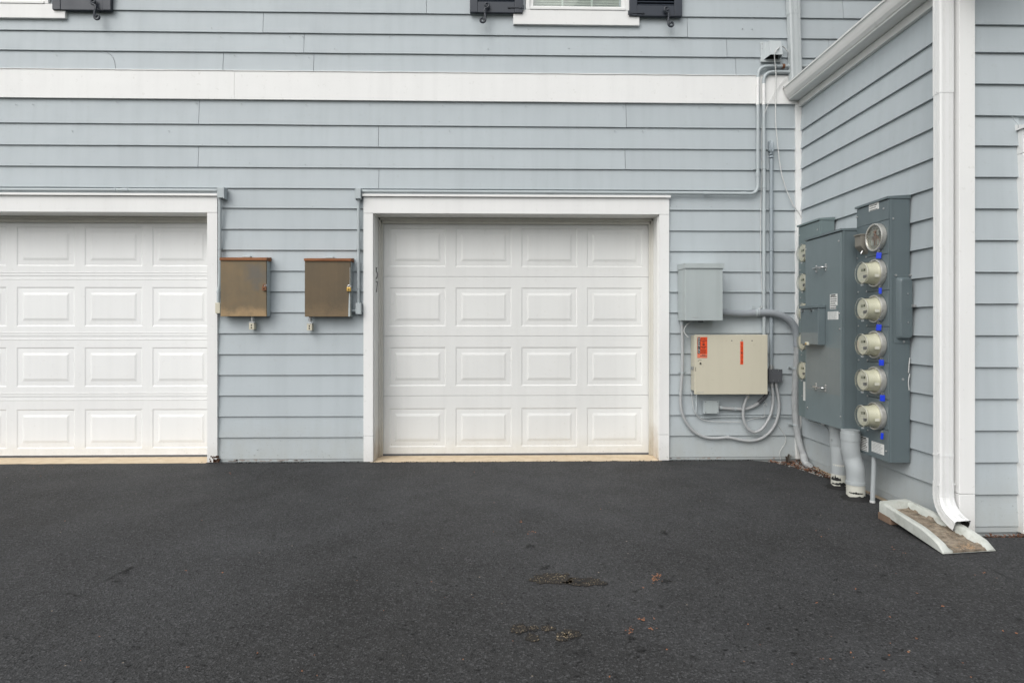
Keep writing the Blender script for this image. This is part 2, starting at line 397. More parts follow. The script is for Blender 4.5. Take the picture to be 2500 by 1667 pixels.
# floor slab of the garages showing below the doors
mb = MB()
for a, b in ((-5.02, -2.53), (F(912, 0).x-.02, F(1608, 0).x+.02)):
    n = 60; top = []
    for i in range(n+1):
        x = a+(b-a)*i/n; top.append(Vector((x, -.036-.010*noise.noise(Vector((x*7, 0, 1)))-.004*noise.noise(Vector((x*40, 0, 1))), 0.003)))
    poly = top+[Vector((b, .5, .003)), Vector((a, .5, .003))]
    mb.prism(poly, (0, 0, -.04))
tag(mb.build('garage_floor', slab_m), kind='structure')

# ================================================================== THE BUILDING
bld = thing('apartment_building', (0, 0, 0), 'blue-grey lap-sided apartment building with two white garage doors and a projecting wing', 'building')

# --- openings
D2L, D2R = F(912.3, 0, -.035).x, F(1607.8, 0, -.035).x      # right garage opening
D1L, D1R = F(505.6, 0, -.035).x-2.44, F(505.6, 0, -.035).x
DTOP = F(1200, 522, -.035).z
wins = []     # (xl, xr, zb, zt)
wA = (F(1283, 30).x, F(1534.6, 30).x, F(1400, 31).z)
wB = (F(127.5, 15).x-.92, F(127.5, 15).x, F(127, 16).z)
for a in (wA, wB): wins.append((a[0], a[1], a[2], a[2]+1.35))
def cells(x0, x1, z0, z1, holes):
    xs = sorted({x0, x1}|{h[0] for h in holes}|{h[1] for h in holes}); zs = sorted({z0, z1}|{h[2] for h in holes}|{h[3] for h in holes})
    for a, b in zip(xs, xs[1:]):
        for c, d in zip(zs, zs[1:]):
            mx, mz = (a+b)/2, (c+d)/2
            if not any(h[0] < mx < h[1] and h[2] < mz < h[3] for h in holes): yield a, b, c, d
holes = [(D1L-.02, D1R+.02, -1, DTOP+.02), (D2L-.02, D2R+.02, -1, DTOP+.02)]+wins
mb = MB()
for a, b, c, d in cells(-9, XS+.02, -.04, 5.9, holes): mb.box(a, b, .001, .30, c, d)
mb.build('wall', siding_m, bld)
MB().box(XS+.03, XS+.2, YW+.03, .001, -.04, 3.06).build('wall', siding_m, bld)
MB().box(XS+.03, 9, YW+.022, YW+.2, -.04, 4.6).build('wall', siding_m, bld)
MB().box(XS+.03, 9, YW+.25, .8, 5.89, 5.9).build('ceiling', room_m, bld)
mb = MB().box(XS+.21, 9, 0.002, .3, -.04, 5.9); mb.build('wall', siding_m, bld)

# --- siding boards
def board(x0, x1, z0, z1, n=None, lift0=0, skew=0, tk=.0):
    """lapped board on the garage front"""
    n = n or max(2, int((x1-x0)/.30)); mb = MB(); rs = []
    seed = random.uniform(0, 99)
    for i in range(n+1):
        x = x0+(x1-x0)*i/n
        w = .0016*noise.noise(Vector((x*1.9, seed, z0)))+.0008*noise.noise(Vector((x*9, seed, z0)))
        g = .0010*noise.noise(Vector((x*1.3, seed, 5)))
        zz = z0+w+lift0
        yb = -.0210+g-tk
        rs.append([(x, yb+.0095, zz), (x, yb+.0012, zz-.0002), (x, yb, zz+.0015), (x, -.0060+g*.3, z1+.018), (x, -.002, z1+.018)])
    mb.rings(rs, True); mb.sm = [False]*len(mb.sm); return mb
def rows(parent, spans, zs):
    for (z0, z1), segs in zip(zip(zs[1:], zs), spans):
        for a, b in segs:
            board(a+.0018, b-.0018, z0, z1).build('siding_board', siding_m, parent)
XL, XR = -9.0, 4.6
zU = [F(268, -70.5).z, F(268, -21).z, F(268, 27.6).z, F(0, 76).z, F(0, 124.4).z, F(0, 171).z]
def X(p, py=400): return F(p, py, -.02).x
wl = [(w[0]-.0, w[1]+.0) for w in wins]
def cutspan(joints, holes_=()):
    pts = [XL]+sorted(joints)+[XR]; out = []
    for a, b in zip(pts, pts[1:]):
        seg = [(a, b)]
        for h0, h1 in holes_:
            ns = []
            for s0, s1 in seg:
                if h1 <= s0 or h0 >= s1: ns.append((s0, s1))
                else:
                    if s0 < h0: ns.append((s0, h0))
                    if h1 < s1: ns.append((h1, s1))
            seg = ns
        out += seg
    return out
upper = [cutspan([X(760)], wl), cutspan([X(1041), X(2059)], wl), cutspan([X(641.8), X(1678.6), X(2110)]),
         cutspan([X(741.7), X(1775), X(2025)]), cutspan([X(544), X(765.5), X(1797)])]
rows(bld, upper, zU)
XR = 4.6; z = zU[0]; k = 0
while z < 5.7:       # storeys above the frame
    z2 = z+.1753
    for a, b in cutspan([-4+1.3*(k % 3), .5+.9*(k % 4)], wl if z2 < wins[0][3]+.1 else []):
        board(a+.001, b-.001, z, z2, n=6).build('siding_board', siding_m, bld)
    z = z2; k += 1
# the white band
zb0, zb1 = F(0, 241).z, F(0, 171).z
for a, b in ((XL, X(573, 200)), (X(573, 200), XS-.0)):
    n = int((b-a)/.25); mb = MB(); rs = []
    for i in range(n+1):
        x = a+.001+(b-a-.002)*i/n; k1 = .0018*noise.noise(Vector((x*2.3, 1, 1))); k2 = .0012*noise.noise(Vector((x*2, 7, 1)))
        rs.append([(x, -.012, zb0+k2), (x, -.030+k1, zb0+k2), (x, -.028+k1*.5, zb1+.004), (x, -.0065, zb1+.004)])
    mb.rings(rs, True); mb.sm = [False]*len(mb.sm); mb.build('band_board', white_m, bld)
# wavy flashing lip over the band
mb = MB(); rs = []
for i in range(181):
    x = -5.2+(XS+5.15)*i/180
    k1 = .0025*max(0, noise.noise(Vector((x*2.1, 3, 3))))+.002*noise.noise(Vector((x*6, 3, 3)))
    rs.append([(x, -.033, zb1+.001-k1), (x, -.0335, zb1-.002-k1), (x, -.008, zb1+.006), (x, -.008, zb1+.008)])
mb.rings(rs, True); mb.build('flashing', gutter_m, bld)
XR = XS+.01
zL = [zb0, F(0, 301.6).z, F(0, 354.8).z, F(0, 406.4).z, F(0, 457.7).z]
rows(bld, [cutspan([X(485), X(1529)]), cutspan([X(923.5)]), cutspan([X(483.5), X(1526.6)]), cutspan([X(924.6)])], zL)
ylow = [509, 560.3, 611, 661.8, 712, 763, 813.9, 864.6, 915, 965, 1016, 1067, 1119.8]
zlow = [zL[-1]]+[F(560, y).z for y in ylow]
C2L, C2R = F(887.3, 0, -.035).x, F(1633.8, 0, -.035).x     # casing outer edges
C1R = F(530.6, 0, -.035).x
sp = [[(XL, XR)]]+[[(XL, D1L-.13), (C1R-.012, C2L+.012), (C2R-.012, XR)]]*12
rows(bld, sp, zlow)
for a, b in ((C1R, C2L), (C2R, XS)):
    mb = MB().box(a, b, -.016, 0, .004, zlow[-1]+.004, .002); mb.build('starter_strip', siding_m, bld)

# --- side wall of the wing (boards run front to back)
def board_side(z0, z1):
    mb = MB(); rs = []; n = 8; seed = random.uniform(0, 99)
    for i in range(n+1):
        y = YW+.02+(-.035-YW-.02)*i/n
        w = .0014*noise.noise(Vector((y*1.9, seed, z0))); zz = z0+w; xb = XS-.0105
        rs.append([(xb+.011, y, zz), (xb+.0012, y, zz), (xb, y, zz+.0015), (XS+.008, y, z1+.018), (XS+.026, y, z1+.018)])
    mb.rings(rs, True); mb.sm = [False]*len(mb.sm); return mb
zs = [3.066]+[S(2274.8, y, XS-.012).z for y in (104.4, 169, 240.8, 313, 386.7, 459)]
zs += [S(2274.8, 459+72.3*i, XS-.012).z for i in range(1, 11)]+[S(2274.8, 1252, XS-.012).z]
for z1, z0 in zip(zs, zs[1:]): board_side(z0, z1).build('siding_board', siding_m, bld)
MB().box(XS-.008, XS+.03, YW+.02, -.03, -.0, zs[-1]+.004, .002).build('starter_strip', siding_m, bld)
MB().box(XS-.004, XS+.03, YW+.02, -.03, -.04, .0).build('foundation', slab_m, bld)
# --- front of the wing
def board_wing(x0, x1, z0, z1):
    mb = MB(); rs = []; n = max(2, int((x1-x0)/.3)); seed = random.uniform(0, 99)
    for i in range(n+1):
        x = x0+(x1-x0)*i/n; w = .0014*noise.noise(Vector((x*1.9, seed, z0))); zz = z0+w
        rs.append([(x, YW+.011, zz), (x, YW+.0012, zz), (x, YW, zz+.0015), (x, YW+.016, z1+.018), (x, YW+.022, z1+.018)])
    mb.rings(rs, True); mb.sm = [False]*len(mb.sm); return mb
YD0 = YW
wy = [60.5, 128.2, 205.1, 282.3, 356.1, 432.7, 509.5]+[509.5+77.4*i for i in range(1, 8)]+[1129, 1207, 1285]
zw = [F(2440, y, YD0).z for y in wy]
zw = [zw[0]+.1753*i for i in range(9, 0, -1)]+zw
CBR = F(2381, 0, YW-.022).x; DCL = F(2488, 0, YW-.002).x; DCT = F(2490, 300, YW-.03).z
for z1, z0 in zip(zw, zw[1:]):
    segs = [(CBR-.006, 9)] if z0 > DCT-.03 else [(CBR-.006, DCL+.01), (DCL+1.05, 9)]
    for a, b in segs: board_wing(a, b, z0, z1).build('siding_board', siding_m, bld)
MB().box(CBR-.004, DCL+.004, YW+.006, YW+.03, .004, zw[-1]+.004, .002).build('starter_strip', siding_m, bld)
# corner board: front leaf and side leaf, in two lengths with a butt joint
zj = F(2360, 1206, YW-.022).z
CBL = F(2342.5, 0, YW-.022).x
for a, b in ((.006, zj-.0012), (zj+.0012, 4.6)):
    MB().box(CBL, CBR, YW-.022, YW+.02, a, b, .003).build('corner_board', white_m, bld)
    MB().box(CBL, XS+.03, YW+.0205, YW+.095, a, min(b, 3.06), .002).build('corner_board', white_m, bld)
# inside corner strip, and frieze board under the eave
MB().box(XS-.045, XS+.0, -.042, -.004, .01, zb0+.002, .003).build('inside_corner_strip', white_m, bld)
zf = S(2275.5, 17, XS-.02).z
MB().box(XS-.024, XS+.03, YW+.02, -.031, zf, 3.079, .002).build('frieze_board', gutter_m, bld)
# rafter soffit and low roof of the wing
MB().box(XS-.016, XS+.10, YW-.30, -.031, 3.0795, 3.20).build('fascia', gutter_m, bld)
MB().prism([(XS-.11, YW-.30, 3.215), (XS-.11, YW-.30, 3.235), (8.9, YW-.30, 5.22), (8.9, YW-.30, 5.20)], (0, -YW+.27, 0)).build('roof', shingle_m, bld)

# --- door on the far right of the wing: only its casing enters the picture
dr = MB().box(DCL+.09, DCL+.96, YW+.03, YW+.07, .02, DCT-.15, .004).build('door', white_m, bld)
tag(dr, 'white entrance door at the right edge')
MB().box(DCL, DCL+.09, YW-.030, YW+.03, .006, F(2490, 374, YW-.03).z, .003).build('casing', white_m, dr)
MB().box(DCL+.96, DCL+1.05, YW-.030, YW+.03, .006, F(2490, 374, YW-.03).z, .003).build('casing', white_m, dr)
MB().box(DCL, DCL+1.05, YW-.030, YW+.03, F(2490, 374, YW-.03).z+.0015, DCT-.034, .003).build('head_casing', white_m, dr)
MB().prism([(DCL-.012, YW-.075, DCT-.022), (DCL-.012, YW-.075, DCT-.032), (DCL-.012, YW+.03, DCT-.032), (DCL-.012, YW+.03, DCT+.006)], (1.074, 0, 0)).build('drip_cap', white_m, dr)

# --- garage doors
def garage(OL, OR, grooves, headL, headR, legs, capy, heady, legjoint, door_m=door_m):
    """opening OL..OR"""
    gd = MB().box(OL-.0, OR+.0, .235, .262, .012, DTOP+.01).build('garage_door', door_m, bld)
    yf = .200
    zt = F(1200, 543, yf).z+.02
    zb = F(1200, 1113.5, yf).z
    seams = [F(1200, y, yf).z for y in (675.5, 820.3, 965.3)]
    zz = [zt]+seams+[zb]
    pw, pitch, x0 = .497, .5835, None
    mid = (OL+OR)/2; cols = [mid+(i-1.5)*pitch for i in range(4)]
    for k in range(4):
        z1, z0 = zz[k]-.0012, zz[k+1]+.0012
        pz1 = zz[k+1]+.4295 if k < 3 else zz[k+1]+.4285; pz0 = zz[k+1]+.0865
        hs_ = [(c-pw/2, c+pw/2, pz0, pz1) for c in cols]
        mb = MB()
        for a, b, c, d in cells(OL-.01, OR+.01, z0, z1, hs_): mb.quad((a, yf, c), (b, yf, c), (b, yf, d), (a, yf, d))
        for a, b, c, d in hs_:      # pressed step round each panel
            e = .010; q = yf+.0045
            o = [(a, yf, c), (b, yf, c), (b, yf, d), (a, yf, d)]; i_ = [(a+e, q, c+e), (b-e, q, c+e), (b-e, q, d-e), (a+e, q, d-e)]
            for j in range(4): mb.quad(o[j], o[(j+1) % 4], i_[(j+1) % 4], i_[j])
        # folded top and bottom edges
        mb.quad((OL-.01, yf, z0), (OL-.01, yf+.03, z0), (OR+.01, yf+.03, z0), (OR+.01, yf, z0))
        mb.quad((OL-.01, yf, z1), (OR+.01, yf, z1), (OR+.01, yf+.03, z1), (OL-.01, yf+.03, z1))
        mb.build('door_section', door_m, gd)
        if grooves:
            for zg in ((z0+.028, z1-.028) if k else (z0+.028,)):
                MB().prism([(OL, yf+.001, zg-.004), (OL, yf-.0026, zg-.0015), (OL, yf-.0026, zg+.003), (OL, yf+.001, zg+.005)], (OR-OL, 0, 0)).build('pressed_rib', door_m, gd)
        for a, b, c, d in hs_:
            e = .010; q = yf+.0045; m_ = MB()
            x = [a+e, a+e+.038, a+e+.056, b-e-.056, b-e-.038, b-e]; zq = [c+e, c+e+.038, c+e+.060, d-e-.060, d-e-.038, d-e]
            ys = [q, q-.0012, q-.0064]
            loops = [[(x[i], ys[i], zq[i]), (x[-1-i], ys[i], zq[i]), (x[-1-i], ys[i], zq[-1-i]), (x[i], ys[i], zq[-1-i])] for i in range(3)]
            for l0, l1 in zip(loops, loops[1:]):
                for j in range(4): m_.quad(l0[j], l0[(j+1) % 4], l1[(j+1) % 4], l1[j])
            m_.quad(*loops[2]); m_.build('raised_panel', door_m, gd)
    MB().box(OL, OR, yf-.004, yf+.02, .016, zb-.003, .004).build('bottom_seal', dark_m, gd)
    MB().box(OL, OR, yf-.002, yf+.02, zb-.003, zb+.002).build('seal_retainer', alu_m, gd)
    # jambs, stops and casings
    fr = MB().box(OL-.019, OL-.0, -.004, .23, .004, DTOP, .0015).build('door_frame', jamb_m, bld)
    MB().box(OR+.0, OR+.019, -.004, .23, .004, DTOP, .0015).build('jamb', jamb_m, fr)
    MB().box(OL-.019, OR+.019, -.004, .23, DTOP+.0005, DTOP+.0195, .0015).build('head_jamb', jamb_m, fr)
    for sx, xx in ((1, OL), (-1, OR)):
        a, b = sorted((xx, xx+sx*.018)); MB().box(a, b, .150, .168, .004, DTOP-.001, .003).build('door_stop', seal_m, fr)
        a, b = sorted((xx, xx+sx*.032)); MB().box(a, b, .170, .192, .004, DTOP-.001, .005).build('weather_strip', seal_m, fr)
    MB().box(OL+.001, OR-.001, .150, .168, DTOP-.022, DTOP, .003).build('door_stop', seal_m, fr)
    MB().box(OL+.001, OR-.001, .170, .192, DTOP-.050, DTOP, .005).build('weather_strip', seal_m, fr)
    for a, b in legs:
        for zq0, zq1 in legjoint:
            MB().box(a, b, -.036, .0, zq0, min(zq1, DTOP-.001), .002).build('side_casing', white_m, fr)
    MB().box(headL, headR, -.038, .0, DTOP, heady, .002).build('head_casing', white_m, fr)
    MB().prism([(headL-.008, -.058, heady+.0015), (headL-.008, -.058, heady+.020), (headL-.008, -.0, capy), (headL-.008, -.0, heady+.0015)], (headR-headL+.016, 0, 0)).build('drip_cap', white_m, fr)
    return gd, fr
zj2 = F(900, 1064, -.036).z
g2, f2 = garage(D2L, D2R, False, C2L, C2R, ((C2L, D2L-.006), (D2R+.006, C2R)), F(1200, 473.5, -.04).z+.0, F(1200, 482, -.038).z, ((.004, zj2-.001), (zj2+.001, 9)))
tag(g2, 'white raised panel garage door beside the meter cabinets')
g1, f1 = garage(D1L, D1R, True, D1L-.115, C1R, ((D1L-.115, D1L-.0), (D1R+.0, C1R)), F(300, 470, -.04).z, F(300, 478.5, -.038).z, ((.006, 9),), door1_m)
tag(g1, 'white garage door cut by the left edge, with pressed ribs along its seams')
# rot at the foot of the left door's casing
mb = MB()
for i in range(26):
    x = C1R-.022+random.gauss(0, .016); zz = random.uniform(.004, .05)
    mb.box(x, x+random.uniform(.004, .014), -.0385, -.026, zz, zz+random.uniform(.006, .022))
mb.build('rotten_wood', rot_m, bld)['kind'] = 'stuff'
m = MB()
for _ in range(60):
    px_ = random.choice([random.gauss(578, 9), random.uniform(605, 705), random.gauss(736, 8), random.gauss(1700, 60)])
    p0 = F(px_, 1124, -.0165); w_ = random.uniform(.008, .05); za = random.uniform(.006, .018); h_ = random.uniform(.004, .014)
    n_ = 7; m.prism([(p0.x+w_*.5*cos(2*pi*k/n_)*random.uniform(.7, 1.1), -.0164, min(za+h_*.5+h_*.5*sin(2*pi*k/n_), zlow[-1]-.001)) for k in range(n_)], (0, .001, 0))
m.build('peeled_paint', peel_m, bld)['kind'] = 'stuff'
# "5 7" written by hand on the jamb
mb = MB()
def stroke(pts, r=.0040): mb.tube(spline([(D2L+.0006+.0004, y, z) for y, z in pts], 5), r, 6)
q0 = S(918, 0, D2L).y
zz = lambda py: S(918, py, D2L).z
stroke([(q0+.035, zz(653)), (q0+.005, zz(654))]); stroke([(q0+.005, zz(654)), (q0, zz(662)), (q0+.03, zz(664)), (q0+.045, zz(671)), (q0+.02, zz(678)), (q0-.01, zz(680))])
stroke([(q0-.005, zz(688)), (q0+.04, zz(687.5)), (q0+.03, zz(698)), (q0+.005, zz(713))])
mb.build('handwritten_number', black_m, f2)

# --- windows
def window(w4, hasroom=True):
    xl, xr, zb, zt = w4
    wd = MB().box(xl+.002, xl+.035, -.040, .10, zb, zt, .003).build('window', white_m, bld)
    MB().box(xr-.035, xr-.002, -.040, .10, zb, zt, .003).build('frame', white_m, wd)
    MB().box(xl+.0355, xr-.0355, -.040, .10, zt-.035, zt, .003).build('frame', white_m, wd)
    MB().box(xl+.0355, xr-.0355, -.046, .10, zb, zb+.022, .003).build('frame', white_m, wd)
    a, b, c, d = xl+.036, xr-.036, zb+.0225, zt-.036
    MB().box(a, a+.030, -.028, .02, c, d, .003).build('sash', white_m, wd)
    MB().box(b-.030, b, -.028, .02, c, d, .003).build('sash', white_m, wd)
    MB().box(a+.0305, b-.0305, -.028, .02, c, c+.014, .003).build('sash', white_m, wd)
    MB().box(a+.0305, b-.0305, -.028, .02, (c+d)/2-.02, (c+d)/2+.02, .003).build('sash', white_m, wd)
    MB().box(a+.0305, b-.0305, -.028, .02, d-.03, d, .003).build('sash', white_m, wd)
    MB().box(a+.03, b-.03, -.006, -.003, c+.014, d-.03).build('pane', pane_m, wd)
    n = 3
    for i in range(1, n):
        x = a+.03+(b-a-.06)*i/n; MB().box(x-.008, x+.008, -.001, .006, c+.014, d-.03).build('muntin', white_m, wd)
    mb = MB(); zz_ = c+.02
    while zz_ < d-.02:
        mb.prism([(a+.035, .040, zz_), (a+.035, .049, zz_+.024), (a+.035, .050, zz_+.024), (a+.035, .041, zz_)], (b-a-.07, 0, 0)); zz_ += .0215
    mb.build('blind_slat', blind_m, wd)['kind'] = 'stuff'
    MB().box(a, b, .28, .29, zb, zt).build('room_back', room_m, wd)
    return wd
wd1 = window(wins[0]); tag(wd1, 'window with pale blinds over the right garage door')
wd2 = window(wins[1]); tag(wd2, 'window at the top left corner')
p0, p1 = F(1253, 34, -.034), F(1560.8, 62, -.034)
MB().box(p0.x, p1.x, -.040, -.002, F(1400, 61.5, -.036).z, wins[0][2]-.0015, .003).build('apron_board', white_m, wd1)
p0, p1 = F(160, 46, -.034), F(160, 22, -.034)
MB().box(wins[1][0]-.12, p0.x, -.040, -.002, p0.z, wins[1][2]-.0015, .003).build('apron_board', white_m, wd2)

# --- nail heads and small paint pops on the boards
mb = MB()
def nailpx(px, py): p = F(px, py, -.0205); mb.cyl(p+Vector((0, .004, 0)), (0, -1, 0), .0034, .0052, 8)
for px, py in ((173, 247), (283, 247.5), (478.5, 252), (589, 254), (747, 256), (1081, 258.5), (1283, 258.7), (1521, 261), (1707, 262), (494, 353), (930, 357.5), (1181, 139.5), (1469, 137), (1590, 139.5),
               (1566, 127), (572, 135.6), (754, 140.5), (850, 136), (128, 51.5), (152, 53), (628, 1098), (1760, 262), (1805, 246), (1949, 323), (1832, 412), (1652, 504)):
    nailpx(px, py)
for i in range(46): nailpx(random.uniform(10, 1900), random.choice(ylow[:2]+[301.6, 354.8, 406.4, 124.4, 76])-random.uniform(4, 8) if random.random() < .5 else random.choice([255, 135, 90, 320]))
mb.build('nail_head', gcable_m, bld)['kind'] = 'stuff'
# curved split in an upper board
mb = MB(); mb.tube(spline([F(262, 129.5, -.0125), F(272, 136, -.0145), F(279, 149, -.0175), F(283, 172, -.0212)], 6), .0011, 6); mb.build('board_crack', dark_m, bld)

# ================================================================== GUTTER AND DOWNSPOUTS
gx = lambda px, py: F(px, py, -.04)
gt = thing('gutter', (2.42, -1, 3.08), 'pale box gutter running along the eave over the side wall', 'gutter')
tL, bF, bB = Vector((2.353, 0, 3.191)), Vector((2.406, 0, 3.082)), Vector((2.494, 0, 3.082))
prof = [(2.490, 3.192), (2.494, 3.082), (2.406, 3.082), (2.402, 3.084), (2.400, 3.094), (2.393, 3.097), (2.389, 3.103), (2.378, 3.118), (2.370, 3.140), (2.361, 3.174), (2.358, 3.179), (2.352, 3.181), (2.352, 3.193), (2.364, 3.193)]
inner = [(2.364, 3.190), (2.356, 3.190), (2.356, 3.184), (2.364, 3.181), (2.374, 3.142), (2.382, 3.121), (2.393, 3.107), (2.404, 3.098), (2.406, 3.087), (2.490, 3.087), (2.486, 3.192)]
mb = MB(); poly = prof+inner
rs = [[(x, y, z) for x, z in poly] for y in (-.036, -2.15)]; mb.rings(rs, True); mb.sm = [False]*len(mb.sm)
mb.build('trough', gutter_m, gt)
for y in (-.0345, -2.1515):
    MB().prism([(x, y, z) for x, z in prof], (0, .0012, 0)).build('end_cap', gutter_m, gt)
mb = MB().cyl((2.352, -.06, 3.186), (-1, 0, 0), .006, .006, 8).build('screw', dull_m, gt)

def spout_section(wx, wy, ribs=3):
    """closed fluted rectangle, x across, y depth"""
    pts = []
    def side(p, q, nr, centre=.32):
        p, q = Vector(p), Vector(q); d = (q-p); n = Vector((d.y, -d.x)).normalized(); L = d.length
        pts.append(p+d*.08)
        for g in (0.20, .27, .34) if nr else ():
            pts.extend([p+d*(g-.02), p+d*g-n*.0036, p+d*(g+.02)])
        for g in (.66, .73, .80) if nr else ():
            pts.extend([p+d*(g-.02), p+d*g-n*.0036, p+d*(g+.02)])
        pts.append(p+d*.92)
    a, b = wx/2, wy/2
    side((-a, -b), (a, -b), 1); side((a, -b), (a, b), 1); side((a, b), (-a, b), 1); side((-a, b), (-a, -b), 1)
    return pts
def sweep(sec, path, scales=None, lean=None):
    """section x axis stays along world X; path bends in the YZ plane"""
    rs = []; P = [Vector(p) for p in path]
    for i, p in enumerate(P):
        t = (P[min(i+1, len(P)-1)]-P[max(i-1, 0)]).normalized()
        xax = Vector((1, 0, 0)); yax = t.cross(xax).normalized(); k = scales[i] if scales else 1
        if yax.y < 0 and abs(t.z) > .5: yax = -yax
        if abs(t.z) <= .5 and yax.z > 0 : pass
        rs.append([p+xax*s.x*k+yax*s.y*k for s in sec])
    return rs
# white downspout at the outer corner of the wing
XD = (F(2297, 0, YW-.012).x+F(2332.5, 0, YW-.012).x)/2; YDS = YW+.024
dsp = thing('downspout', (XD, YDS, 0), 'white fluted downspout at the wing corner, its elbow turned out over the splash block', 'downspout', 'metal downspouts')
sec = spout_section(.080, .060)
zc1 = F(2315, 1116, YW-.01).z; zc2 = F(2315, 1185, YW-.01).z; zc0 = F(2315, 225.5, YW-.01).z
MB().rings(sweep(sec, [(XD, YDS, 3.09), (XD, YDS, zc0)], [1.035, 1.035])).build('pipe', alu_m, dsp)
MB().rings(sweep(sec, [(XD, YDS, zc0+.03), (XD, YDS, zc1)], [.985, .985])).build('pipe', alu_m, dsp)
MB().rings(sweep(sec, [(XD, YDS, zc1+.012), (XD, YDS, zc1)], [1.03, 1.03])).build('joint_band', alu_m, dsp)
MB().rings(sweep(sec, [(XD, YDS, zc1), (XD, YDS, zc2)], [.985, .985])).build('pipe', alu_m, dsp)
path = [(XD, YDS, zc2+.012), (XD, YDS, .215), (XD, YDS-.004, .185), (XD, YDS-.016, .155), (XD+.002, YDS-.034, .128), (XD+.005, YDS-.058, .105), (XD+.009, YDS-.086, .088), (XD+.012, YDS-.116, .076)]
def elb(path, sec, wide):
    rs = []; P = [Vector(p) for p in path]; P = spline(P, 5)
    for i, p in enumerate(P):
        t = (P[min(i+1, len(P)-1)]-P[max(i-1, 0)]).normalized(); xax = Vector((1, 0, 0)); xax = (xax-t*xax.dot(t)).normalized()
        yax = xax.cross(t); yax = yax if (yax.y > 0 or yax.z > 0) else -yax
        if i == 0: ref = yax
        if yax.dot(ref) < 0: yax = -yax
        ref = yax
        u = i/(len(P)-1); crimp = 1+(.028 if (i % 3 == 0 and .15 < u < .7) else 0)
        k = 1.04*crimp*(1+wide*u*u)
        rs.append([p+xax*s.x*k+yax*s.y*k*(1-.12*u) for s in sec])
    return rs
rs = elb(path, sec, .14)
# crushed mouth: push the middle of the lower lip up
last = rs[-1]; cen = sum((Vector(p) for p in last), Vector())/len(last)
for rr, amt in ((rs[-1], .020), (rs[-2], .013), (rs[-3], .008)):
    for i, p in enumerate(rr):
        dx = (p.x-cen.x)
        if p.z < sum(q.z for q in rr)/len(rr): p.z += amt*max(0, 1-abs(dx)/.022)
        p.x += .10*amt
inn = [[cen2+(p-cen2)*.95 for p in r] for r in reversed(rs[-10:]) for cen2 in [sum((Vector(q) for q in r), Vector())/len(r)]]
m1 = MB(); m1.rings(rs+inn[:1], False); m1.build('elbow', alu_m, dsp)
m2 = MB(); m2.rings(inn, True); m2.f.pop(-2); m2.sm.pop(-2); m2.build('elbow_throat', hole_m, dsp)
for px, py in ((2291, 1106), (2331, 1182), (2291, 1184), (2288, 226)):
    p = F(px, py, YDS-.031); MB().cyl(p+Vector((0, .004, 0)), (0, -1, 0), .004, .007, 8).build('screw', alu_m, dsp)

# grey downspout dropping into the gutter, leaning a little
ds2 = thing('downspout', (2.42, -.06, 3.15), 'grey painted downspout on the upper wall dropping into the gutter end', 'downspout', 'metal downspouts')
sec2 = spout_section(.094, .066)
xt = (F(1927, 0, -.09).x+F(1954, 0, -.09).x)/2; xb = xt+.024
zjn = F(1935, 33, -.09).z
def at2(z): 
    u = (z-3.13)/(3.93-3.13); return xb+(xt-xb)*u
MB().rings(sweep(sec2, [(at2(5.8), -.060, 5.8), (at2(zjn), -.060, zjn)], [1.03, 1.03])).build('pipe', alu2_m, ds2)
MB().rings(sweep(sec2, [(at2(zjn+.02), -.060, zjn+.02), (at2(3.12), -.060, 3.12)], [.985, .985])).build('pipe', alu2_m, ds2)
MB().cyl((at2(zjn+.025), -.092, zjn+.025), (0, -1, 0), .004, .004, 8).build('screw', dull_m, ds2)

# ================================================================== SPLASH BLOCK
P_nl, P_nr = G(2302, 1354), G(2431, 1346)
fl = Vector((P_nl.x+.030, P_nl.y+.555, 0)); frr = Vector((P_nr.x-.075, P_nr.y+.565, 0))
sb = thing('splash_block', ((P_nl+P_nr)/2), 'pale concrete splash block with a stained trough, propped up at its back end', 'splash block')
def sbp(u, v, z):     # u across 0..1, v along 0 front..1 back
    a = P_nl.lerp(P_nr, u); b = fl.lerp(frr, u); p = a.lerp(b, v); return Vector((p.x, p.y, z))
zb_ = lambda v: .004+.040*v                           # underside
zr_ = lambda v: zb_(v)+(.022+.040*min(1, max(v, 0)*3.2)**.6)        # rim top
zfl = lambda v: zb_(v)+.010+.016*v                    # trough floor
mb = MB(); m_in = MB(); nv = 14; prof_u = [0, .0, .02, .10, .15, .20]
ringsv = []
for i in range(nv+1):
    v = i/nv
    rt = zr_(v) if i else zr_(0)-.012
    ringsv.append([sbp(0, v, zb_(v)), sbp(0, v, rt-.008), sbp(.03, v, rt), sbp(.12, v, rt-.001), sbp(.155, v, rt-.008), sbp(.20, v, zfl(v)+.001),
                   sbp(.80, v, zfl(v)+.001), sbp(.845, v, rt-.008), sbp(.88, v, rt-.001), sbp(.97, v, rt), sbp(1, v, rt-.008), sbp(1, v, zb_(v))])
mb.rings(ringsv, True); mb.sm = [True]*len(mb.sm)
mb.build('trough', splash_m, sb)
